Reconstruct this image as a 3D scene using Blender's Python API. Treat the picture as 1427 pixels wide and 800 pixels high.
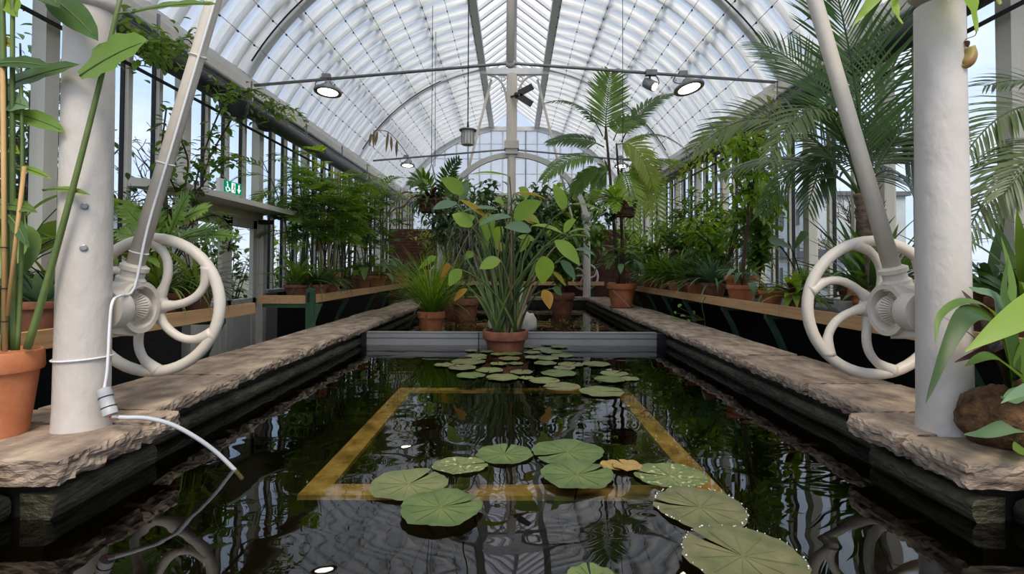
import bpy, math, random
from mathutils import Vector, Matrix, noise

for _o in list(bpy.data.objects):
    bpy.data.objects.remove(_o, do_unlink=True)
SC = bpy.context.scene
COL = SC.collection
R = math.radians
V = Vector
rnd = random.Random(7)

# ------------------------------------------------------------------ camera
CAMZ, FPX = 0.83, 713.5
cam = bpy.data.objects.new('camera', bpy.data.cameras.new('camera'))
COL.objects.link(cam)
cam.data.sensor_width = 36.0
cam.data.lens = 36.0 * FPX / 1427
PITCH, ROLL = 1.2, 0.2
CAMROT = Matrix.Rotation(R(90 + PITCH), 3, 'X') @ Matrix.Rotation(R(ROLL), 3, 'Z')
cam.matrix_world = Matrix.Translation((0, 0, CAMZ)) @ CAMROT.to_4x4()
PPX, PPY = 716.0, 360.0
cam.data.shift_x = -(PPX - 713.5) / 1427
cam.data.shift_y = (PPY - 400) / 1427
cam.data.clip_start = 0.05
cam.data.clip_end = 400
SC.camera = cam

# ------------------------------------------------------------------ sky, sun, exposure
world = bpy.data.worlds.new('world')
SC.world = world
world.use_nodes = True
nt = world.node_tree
nt.nodes.clear()
wo = nt.nodes.new('ShaderNodeOutputWorld')
bg = nt.nodes.new('ShaderNodeBackground')
tc = nt.nodes.new('ShaderNodeTexCoord')
sep = nt.nodes.new('ShaderNodeSeparateXYZ')
rampn = nt.nodes.new('ShaderNodeValToRGB')
cl = nt.nodes.new('ShaderNodeTexNoise')
cl.inputs['Scale'].default_value = 3.2
cl.inputs['Detail'].default_value = 6
mp = nt.nodes.new('ShaderNodeMapping')
mp.inputs['Scale'].default_value = (1, 1, 3.5)
clr = nt.nodes.new('ShaderNodeValToRGB')
clr.color_ramp.elements[0].position = 0.46
clr.color_ramp.elements[1].position = 0.78
mixc = nt.nodes.new('ShaderNodeMix')
mixc.data_type = 'RGBA'
e = rampn.color_ramp.elements
e[0].position, e[0].color = 0.0, (0.56, 0.61, 0.70, 1)
e[1].position, e[1].color = 0.75, (0.69, 0.715, 0.77, 1)
m1 = e.new(0.10); m1.color = (0.45, 0.56, 0.76, 1)
m2 = e.new(0.30); m2.color = (0.42, 0.54, 0.78, 1)
nt.links.new(tc.outputs['Generated'], sep.inputs[0])
nt.links.new(sep.outputs['Z'], rampn.inputs[0])
nt.links.new(tc.outputs['Generated'], mp.inputs[0])
nt.links.new(mp.outputs[0], cl.inputs['Vector'])
nt.links.new(cl.outputs['Fac'], clr.inputs[0])
nt.links.new(clr.outputs[0], mixc.inputs['Factor'])
nt.links.new(rampn.outputs[0], mixc.inputs['A'])
mixc.inputs['B'].default_value = (0.70, 0.715, 0.75, 1)
nt.links.new(mixc.outputs['Result'], bg.inputs['Color'])
bg.inputs['Strength'].default_value = 1.25
nt.links.new(bg.outputs[0], wo.inputs[0])

sun = bpy.data.objects.new('sun', bpy.data.lights.new('sun', 'SUN'))
COL.objects.link(sun)
sun.data.energy = 2.0
sun.data.angle = R(25)
sun.data.color = (1.0, 0.90, 0.76)
sun.rotation_euler = (R(38), R(12), 0)

vs = SC.view_settings
vs.view_transform = 'Standard'
vs.look = 'None'
vs.gamma = 1
vs.use_curve_mapping = False
vs.exposure = 0.48
SC.cycles.max_bounces = 10
SC.cycles.transparent_max_bounces = 24
SC.cycles.diffuse_bounces = 6
SC.cycles.glossy_bounces = 4
SC.cycles.caustics_reflective = False
SC.cycles.caustics_refractive = False


def at(px, py, Y):
    """the point at depth Y seen at pixel (px, py) of the 1427 x 800 frame"""
    d = CAMROT @ V(((px - PPX) / FPX, (PPY - py) / FPX, -1))
    return V((0, 0, CAMZ)) + d * (Y / d.y)


# ------------------------------------------------------------------ helpers
class MB:
    def __init__(s):
        s.v, s.f = [], []

    def add(s, vs, fs):
        n = len(s.v)
        s.v += [tuple(v) for v in vs]
        s.f += [tuple(i + n for i in f) for f in fs]
        return s

    def box(s, a, b):
        x0, y0, z0 = a
        x1, y1, z1 = b
        return s.add([(x0, y0, z0), (x1, y0, z0), (x1, y1, z0), (x0, y1, z0), (x0, y0, z1), (x1, y0, z1), (x1, y1, z1), (x0, y1, z1)],
                     [(0, 3, 2, 1), (4, 5, 6, 7), (0, 1, 5, 4), (1, 2, 6, 5), (2, 3, 7, 6), (3, 0, 4, 7)])

    def bar(s, p, q, w, h, up=(0, 0, 1)):
        p, q = V(p), V(q)
        d = (q - p).normalized()
        a = d.cross(V(up))
        if a.length < 1e-4:
            a = d.cross(V((1, 0, 0)))
        a.normalize()
        b = a.cross(d)
        vs = [c + a * (sx * w / 2) + b * (sy * h / 2) for c in (p, q) for sx, sy in ((-1, -1), (1, -1), (1, 1), (-1, 1))]
        return s.add(vs, [(0, 1, 2, 3), (7, 6, 5, 4), (0, 4, 5, 1), (1, 5, 6, 2), (2, 6, 7, 3), (3, 7, 4, 0)])

    def tube(s, pts, rad, n=8, cap=True, closed=False):
        pts = [V(p) for p in pts]
        m = len(pts)
        if not hasattr(rad, '__len__'):
            rad = [rad] * m
        vs = []
        ref = None
        for i in range(m):
            if closed:
                t = pts[(i + 1) % m] - pts[i - 1]
            else:
                t = pts[min(i + 1, m - 1)] - pts[max(i - 1, 0)]
            t.normalize()
            if ref is None:
                ref = V((0, 0, 1)) if abs(t.z) < 0.9 else V((1, 0, 0))
            a = (ref - t * ref.dot(t))
            if a.length < 1e-5:
                a = t.orthogonal()
            a.normalize()
            ref = a
            b = t.cross(a)
            for k in range(n):
                u = 2 * math.pi * k / n
                vs.append(pts[i] + (a * math.cos(u) + b * math.sin(u)) * rad[i])
        fs = []
        for i in range(m if closed else m - 1):
            j = (i + 1) % m
            for k in range(n):
                fs.append((i * n + k, i * n + (k + 1) % n, j * n + (k + 1) % n, j * n + k))
        if cap and not closed:
            fs.append(tuple(range(n))[::-1])
            fs.append(tuple((m - 1) * n + k for k in range(n)))
        return s.add(vs, fs)

    def lathe(s, prof, c=(0, 0, 0), axis=(0, 0, 1), n=24, cap0=True, cap1=True):
        ax = V(axis).normalized()
        a = ax.orthogonal().normalized()
        b = ax.cross(a)
        c = V(c)
        vs = []
        for r, h in prof:
            for k in range(n):
                u = 2 * math.pi * k / n
                vs.append(c + ax * h + (a * math.cos(u) + b * math.sin(u)) * r)
        fs = []
        for i in range(len(prof) - 1):
            for k in range(n):
                fs.append((i * n + k, i * n + (k + 1) % n, (i + 1) * n + (k + 1) % n, (i + 1) * n + k))
        if cap0:
            fs.append(tuple(range(n))[::-1])
        if cap1:
            fs.append(tuple((len(prof) - 1) * n + k for k in range(n)))
        return s.add(vs, fs)

    def prism(s, poly, off):
        n = len(poly)
        off = V(off)
        vs = [V(p) for p in poly] + [V(p) + off for p in poly]
        fs = [tuple(range(n))[::-1], tuple(range(n, 2 * n))]
        fs += [(i, (i + 1) % n, n + (i + 1) % n, n + i) for i in range(n)]
        return s.add(vs, fs)

    def build(s, name, mat, parent=None, smooth=False, loc=None, kind=None, angle=None):
        me = bpy.data.meshes.new(name)
        o0 = org(parent) if parent else V((0, 0, 0))
        if loc is not None:
            o0 = V(loc)
        vs = s.v if o0.length == 0 else [(x - o0.x, y - o0.y, z - o0.z) for x, y, z in s.v]
        me.from_pydata(vs, [], s.f)
        me.materials.append(mat)
        if smooth:
            me.polygons.foreach_set('use_smooth', [True] * len(me.polygons))
            if angle:
                try:
                    me.set_sharp_from_angle(angle=R(angle))
                except Exception:
                    pass
        me.update()
        o = bpy.data.objects.new(name, me)
        COL.objects.link(o)
        if parent:
            o.parent = parent
        else:
            o.location = o0
        if kind:
            o['kind'] = kind
        return o


def org(o):
    p = V((0, 0, 0))
    while o is not None:
        p += V(o.location)
        o = o.parent
    return p


LABELS = {}


def tag(o, label, cat, group=None, kind=None):
    o['label'] = label
    o['category'] = cat
    if group:
        o['group'] = group
    if kind:
        o['kind'] = kind
    LABELS[label] = LABELS.get(label, 0) + 1
    return o


def thing(name, label, cat, loc, group=None, kind=None):
    o = bpy.data.objects.new(name, None)
    o.empty_display_size = 0.05
    COL.objects.link(o)
    o.location = V(loc)
    return tag(o, label, cat, group, kind)


def part_copy(src, parent, loc=None):
    c = src.copy()
    COL.objects.link(c)
    c.parent = parent
    if loc is not None:
        c.location = loc
    return c


def bez(p, c, q, n):
    p, c, q = V(p), V(c), V(q)
    return [p * (1 - t) ** 2 + c * (2 * t * (1 - t)) + q * t * t for t in [i / n for i in range(n + 1)]]


def catmull(P, n):
    P = [V(p) for p in P]
    out = []
    for i in range(len(P) - 1):
        p0, p1, p2, p3 = P[max(i - 1, 0)], P[i], P[i + 1], P[min(i + 2, len(P) - 1)]
        for k in range(n):
            t = k / n
            out.append(0.5 * ((2 * p1) + (p2 - p0) * t + (2 * p0 - 5 * p1 + 4 * p2 - p3) * t * t + (3 * p1 - p0 - 3 * p2 + p3) * t ** 3))
    out.append(P[-1])
    return out


# ------------------------------------------------------------------ materials
def newmat(name):
    m = bpy.data.materials.new(name)
    m.use_nodes = True
    t = m.node_tree
    t.nodes.clear()
    return m, t, t.nodes.new('ShaderNodeOutputMaterial')


def pmat(name, c1, c2=None, rough=0.6, scale=6.0, bump=0.0, bscale=30.0, metal=0.0, spec=0.4, detail=4, stretch=(1, 1, 1), c3=None, island=0.0, bdist=0.01):
    m, t, out = newmat(name)
    b = t.nodes.new('ShaderNodeBsdfPrincipled')
    b.inputs['Roughness'].default_value = rough
    b.inputs['Metallic'].default_value = metal
    b.inputs['Specular IOR Level'].default_value = spec
    tcn = t.nodes.new('ShaderNodeTexCoord')
    mpn = t.nodes.new('ShaderNodeMapping')
    mpn.inputs['Scale'].default_value = stretch
    t.links.new(tcn.outputs['Object'], mpn.inputs[0])
    col = None
    if c2:
        n = t.nodes.new('ShaderNodeTexNoise')
        n.inputs['Scale'].default_value = scale
        n.inputs['Detail'].default_value = detail
        n.inputs['Roughness'].default_value = 0.6
        t.links.new(mpn.outputs[0], n.inputs['Vector'])
        r = t.nodes.new('ShaderNodeValToRGB')
        r.color_ramp.elements[0].position = 0.32
        r.color_ramp.elements[0].color = (*c1, 1)
        r.color_ramp.elements[1].position = 0.68
        r.color_ramp.elements[1].color = (*c2, 1)
        if c3:
            el = r.color_ramp.elements.new(0.5)
            el.color = (*c3, 1)
        t.links.new(n.outputs['Fac'], r.inputs[0])
        col = r.outputs[0]
    if island and col is not None:
        g = t.nodes.new('ShaderNodeObjectInfo')
        mr = t.nodes.new('ShaderNodeMapRange')
        mr.inputs['To Min'].default_value = 1 - island
        mr.inputs['To Max'].default_value = 1 + island
        t.links.new(g.outputs['Random'], mr.inputs['Value'])
        mx = t.nodes.new('ShaderNodeMix')
        mx.data_type = 'RGBA'
        mx.blend_type = 'MULTIPLY'
        mx.inputs['Factor'].default_value = 1
        t.links.new(col, mx.inputs['A'])
        t.links.new(mr.outputs[0], mx.inputs['B'])
        col = mx.outputs['Result']
    if col is not None:
        t.links.new(col, b.inputs['Base Color'])
    else:
        b.inputs['Base Color'].default_value = (*c1, 1)
    if bump:
        n2 = t.nodes.new('ShaderNodeTexNoise')
        n2.inputs['Scale'].default_value = bscale
        n2.inputs['Detail'].default_value = 5
        t.links.new(mpn.outputs[0], n2.inputs['Vector'])
        bp = t.nodes.new('ShaderNodeBump')
        bp.inputs['Strength'].default_value = bump
        bp.inputs['Distance'].default_value = bdist
        t.links.new(n2.outputs['Fac'], bp.inputs['Height'])
        t.links.new(bp.outputs[0], b.inputs['Normal'])
    t.links.new(b.outputs[0], out.inputs[0])
    return m


def leafmat(name, c1, c2, trans=0.35, rough=0.42, yellow=None, spec=0.45, scale=5.0):
    m, t, out = newmat(name)
    b = t.nodes.new('ShaderNodeBsdfPrincipled')
    b.inputs['Roughness'].default_value = rough
    b.inputs['Specular IOR Level'].default_value = spec
    g = t.nodes.new('ShaderNodeNewGeometry')
    tcn = t.nodes.new('ShaderNodeTexCoord')
    n = t.nodes.new('ShaderNodeTexNoise')
    n.inputs['Scale'].default_value = scale
    t.links.new(tcn.outputs['Object'], n.inputs['Vector'])
    oi = t.nodes.new('ShaderNodeObjectInfo')
    a1 = t.nodes.new('ShaderNodeMath'); a1.operation = 'MULTIPLY_ADD'
    a1.inputs[1].default_value = 0.55
    t.links.new(g.outputs['Random Per Island'], a1.inputs[0])
    a2 = t.nodes.new('ShaderNodeMath'); a2.operation = 'MULTIPLY_ADD'
    a2.inputs[1].default_value = 0.35
    a2.inputs[2].default_value = -0.1
    t.links.new(oi.outputs['Random'], a2.inputs[0])
    t.links.new(a2.outputs[0], a1.inputs[2])
    a3 = t.nodes.new('ShaderNodeMath'); a3.operation = 'MULTIPLY_ADD'
    a3.inputs[1].default_value = 0.4
    t.links.new(n.outputs['Fac'], a3.inputs[0])
    t.links.new(a1.outputs[0], a3.inputs[2])
    r = t.nodes.new('ShaderNodeValToRGB')
    r.color_ramp.elements[0].position = 0.1
    r.color_ramp.elements[0].color = (*c1, 1)
    r.color_ramp.elements[1].position = 0.9
    r.color_ramp.elements[1].color = (*c2, 1)
    if yellow:
        el = r.color_ramp.elements.new(1.0)
        r.color_ramp.elements[1].position = 0.82
        el.color = (*yellow, 1)
    t.links.new(a3.outputs[0], r.inputs[0])
    t.links.new(r.outputs[0], b.inputs['Base Color'])
    tr = t.nodes.new('ShaderNodeBsdfTranslucent')
    hs = t.nodes.new('ShaderNodeHueSaturation')
    hs.inputs['Hue'].default_value = 0.48
    hs.inputs['Saturation'].default_value = 1.1
    hs.inputs['Value'].default_value = 1.5
    t.links.new(r.outputs[0], hs.inputs['Color'])
    t.links.new(hs.outputs[0], tr.inputs['Color'])
    mx = t.nodes.new('ShaderNodeMixShader')
    mx.inputs[0].default_value = trans
    t.links.new(b.outputs[0], mx.inputs[1])
    t.links.new(tr.outputs[0], mx.inputs[2])
    t.links.new(mx.outputs[0], out.inputs[0])
    return m


def emat(name, col, strength):
    m, t, out = newmat(name)
    e = t.nodes.new('ShaderNodeEmission')
    e.inputs['Color'].default_value = (*col, 1)
    e.inputs['Strength'].default_value = strength
    t.links.new(e.outputs[0], out.inputs[0])
    return m


def glassmat(name, tint=(0.95, 0.97, 0.97)):
    m, t, out = newmat(name)
    tr = t.nodes.new('ShaderNodeBsdfTransparent')
    tr.inputs['Color'].default_value = (*tint, 1)
    gl = t.nodes.new('ShaderNodeBsdfGlossy')
    gl.inputs['Roughness'].default_value = 0.02
    lw = t.nodes.new('ShaderNodeLayerWeight')
    pw = t.nodes.new('ShaderNodeMath'); pw.operation = 'POWER'
    pw.inputs[1].default_value = 5.0
    fr = t.nodes.new('ShaderNodeMath'); fr.operation = 'MULTIPLY_ADD'
    fr.inputs[1].default_value = 0.55
    fr.inputs[2].default_value = 0.025
    t.links.new(lw.outputs['Facing'], pw.inputs[0])
    t.links.new(pw.outputs[0], fr.inputs[0])
    mx = t.nodes.new('ShaderNodeMixShader')
    t.links.new(fr.outputs[0], mx.inputs[0])
    t.links.new(tr.outputs[0], mx.inputs[1])
    t.links.new(gl.outputs[0], mx.inputs[2])
    t.links.new(mx.outputs[0], out.inputs[0])
    return m


def filmmat():
    m, t, out = newmat('roof_film')
    tr = t.nodes.new('ShaderNodeBsdfTransparent')
    tr.inputs['Color'].default_value = (0.93, 0.94, 0.95, 1)
    tl = t.nodes.new('ShaderNodeBsdfTranslucent')
    tl.inputs['Color'].default_value = (0.95, 0.95, 0.96, 1)
    df = t.nodes.new('ShaderNodeBsdfDiffuse')
    df.inputs['Color'].default_value = (0.72, 0.73, 0.75, 1)
    tcn = t.nodes.new('ShaderNodeTexCoord')
    mpn = t.nodes.new('ShaderNodeMapping')
    mpn.inputs['Scale'].default_value = (1.0, 3.0, 1.0)
    n = t.nodes.new('ShaderNodeTexNoise')
    n.inputs['Scale'].default_value = 2.2
    n.inputs['Detail'].default_value = 7
    n.inputs['Distortion'].default_value = 1.2
    t.links.new(tcn.outputs['Object'], mpn.inputs[0])
    t.links.new(mpn.outputs[0], n.inputs['Vector'])
    mr = t.nodes.new('ShaderNodeMapRange')
    mr.inputs['From Min'].default_value = 0.3
    mr.inputs['From Max'].default_value = 0.7
    mr.inputs['To Min'].default_value = 0.50
    mr.inputs['To Max'].default_value = 0.66
    t.links.new(n.outputs['Fac'], mr.inputs[0])
    m1 = t.nodes.new('ShaderNodeMixShader')
    m1.inputs[0].default_value = 0.10
    t.links.new(tl.outputs[0], m1.inputs[1])
    t.links.new(df.outputs[0], m1.inputs[2])
    m2 = t.nodes.new('ShaderNodeMixShader')
    t.links.new(mr.outputs[0], m2.inputs[0])
    t.links.new(tr.outputs[0], m2.inputs[1])
    t.links.new(m1.outputs[0], m2.inputs[2])
    t.links.new(m2.outputs[0], out.inputs[0])
    return m


def watermat():
    m, t, out = newmat('pond_water')
    tr = t.nodes.new('ShaderNodeBsdfTransparent')
    tr.inputs['Color'].default_value = (0.70, 0.61, 0.40, 1)
    gl = t.nodes.new('ShaderNodeBsdfGlossy')
    gl.inputs['Roughness'].default_value = 0.0
    gl.inputs['Color'].default_value = (1, 1, 1, 1)
    fr = t.nodes.new('ShaderNodeFresnel')
    fr.inputs['IOR'].default_value = 1.5
    tcn = t.nodes.new('ShaderNodeTexCoord')
    mpn = t.nodes.new('ShaderNodeMapping')
    mpn.inputs['Scale'].default_value = (1.0, 1.5, 1.0)
    t.links.new(tcn.outputs['Object'], mpn.inputs[0])
    n = t.nodes.new('ShaderNodeTexNoise')
    n.inputs['Scale'].default_value = 3.6
    n.inputs['Detail'].default_value = 0.6
    n.inputs['Distortion'].default_value = 0.3
    t.links.new(mpn.outputs[0], n.inputs['Vector'])
    bp = t.nodes.new('ShaderNodeBump')
    bp.inputs['Strength'].default_value = 0.065
    bp.inputs['Distance'].default_value = 0.04
    t.links.new(n.outputs['Fac'], bp.inputs['Height'])
    t.links.new(bp.outputs[0], gl.inputs['Normal'])
    mx = t.nodes.new('ShaderNodeMixShader')
    t.links.new(fr.outputs[0], mx.inputs[0])
    t.links.new(tr.outputs[0], mx.inputs[1])
    t.links.new(gl.outputs[0], mx.inputs[2])
    t.links.new(mx.outputs[0], out.inputs[0])
    return m


def padmat(name, c1, c2, c3, spots=0.0):
    """lily pad: paler round the middle where the stalk joins, with radiating veins"""
    m, t, out = newmat(name)
    b = t.nodes.new('ShaderNodeBsdfPrincipled')
    b.inputs['Roughness'].default_value = 0.5
    b.inputs['Specular IOR Level'].default_value = 0.3
    tcn = t.nodes.new('ShaderNodeTexCoord')
    n = t.nodes.new('ShaderNodeTexNoise')
    n.inputs['Scale'].default_value = 14
    n.inputs['Detail'].default_value = 5
    t.links.new(tcn.outputs['Object'], n.inputs['Vector'])
    r = t.nodes.new('ShaderNodeValToRGB')
    r.color_ramp.elements[0].position = 0.3
    r.color_ramp.elements[0].color = (*c1, 1)
    r.color_ramp.elements[1].position = 0.7
    r.color_ramp.elements[1].color = (*c2, 1)
    t.links.new(n.outputs['Fac'], r.inputs[0])
    ln = t.nodes.new('ShaderNodeVectorMath'); ln.operation = 'LENGTH'
    t.links.new(tcn.outputs['Object'], ln.inputs[0])
    mr = t.nodes.new('ShaderNodeMapRange')
    mr.inputs['From Min'].default_value = 0.0
    mr.inputs['From Max'].default_value = 0.13
    mr.inputs['To Min'].default_value = 0.55
    mr.inputs['To Max'].default_value = 0.0
    t.links.new(ln.outputs['Value'], mr.inputs['Value'])
    mx = t.nodes.new('ShaderNodeMix'); mx.data_type = 'RGBA'
    t.links.new(mr.outputs[0], mx.inputs['Factor'])
    t.links.new(r.outputs[0], mx.inputs['A'])
    mx.inputs['B'].default_value = (*c3, 1)
    col = mx.outputs['Result']
    if spots:
        n3 = t.nodes.new('ShaderNodeTexNoise')
        n3.inputs['Scale'].default_value = 40
        t.links.new(tcn.outputs['Object'], n3.inputs['Vector'])
        r3 = t.nodes.new('ShaderNodeValToRGB')
        r3.color_ramp.elements[0].position = 0.58
        r3.color_ramp.elements[1].position = 0.66
        t.links.new(n3.outputs['Fac'], r3.inputs[0])
        m3 = t.nodes.new('ShaderNodeMix'); m3.data_type = 'RGBA'
        t.links.new(r3.outputs[0], m3.inputs['Factor'])
        t.links.new(col, m3.inputs['A'])
        m3.inputs['B'].default_value = (0.42, 0.40, 0.22, 1)
        col = m3.outputs['Result']
    t.links.new(col, b.inputs['Base Color'])
    bp = t.nodes.new('ShaderNodeBump')
    bp.inputs['Strength'].default_value = 0.3
    bp.inputs['Distance'].default_value = 0.004
    t.links.new(n.outputs['Fac'], bp.inputs['Height'])
    t.links.new(bp.outputs[0], b.inputs['Normal'])
    t.links.new(b.outputs[0], out.inputs[0])
    return m


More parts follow.
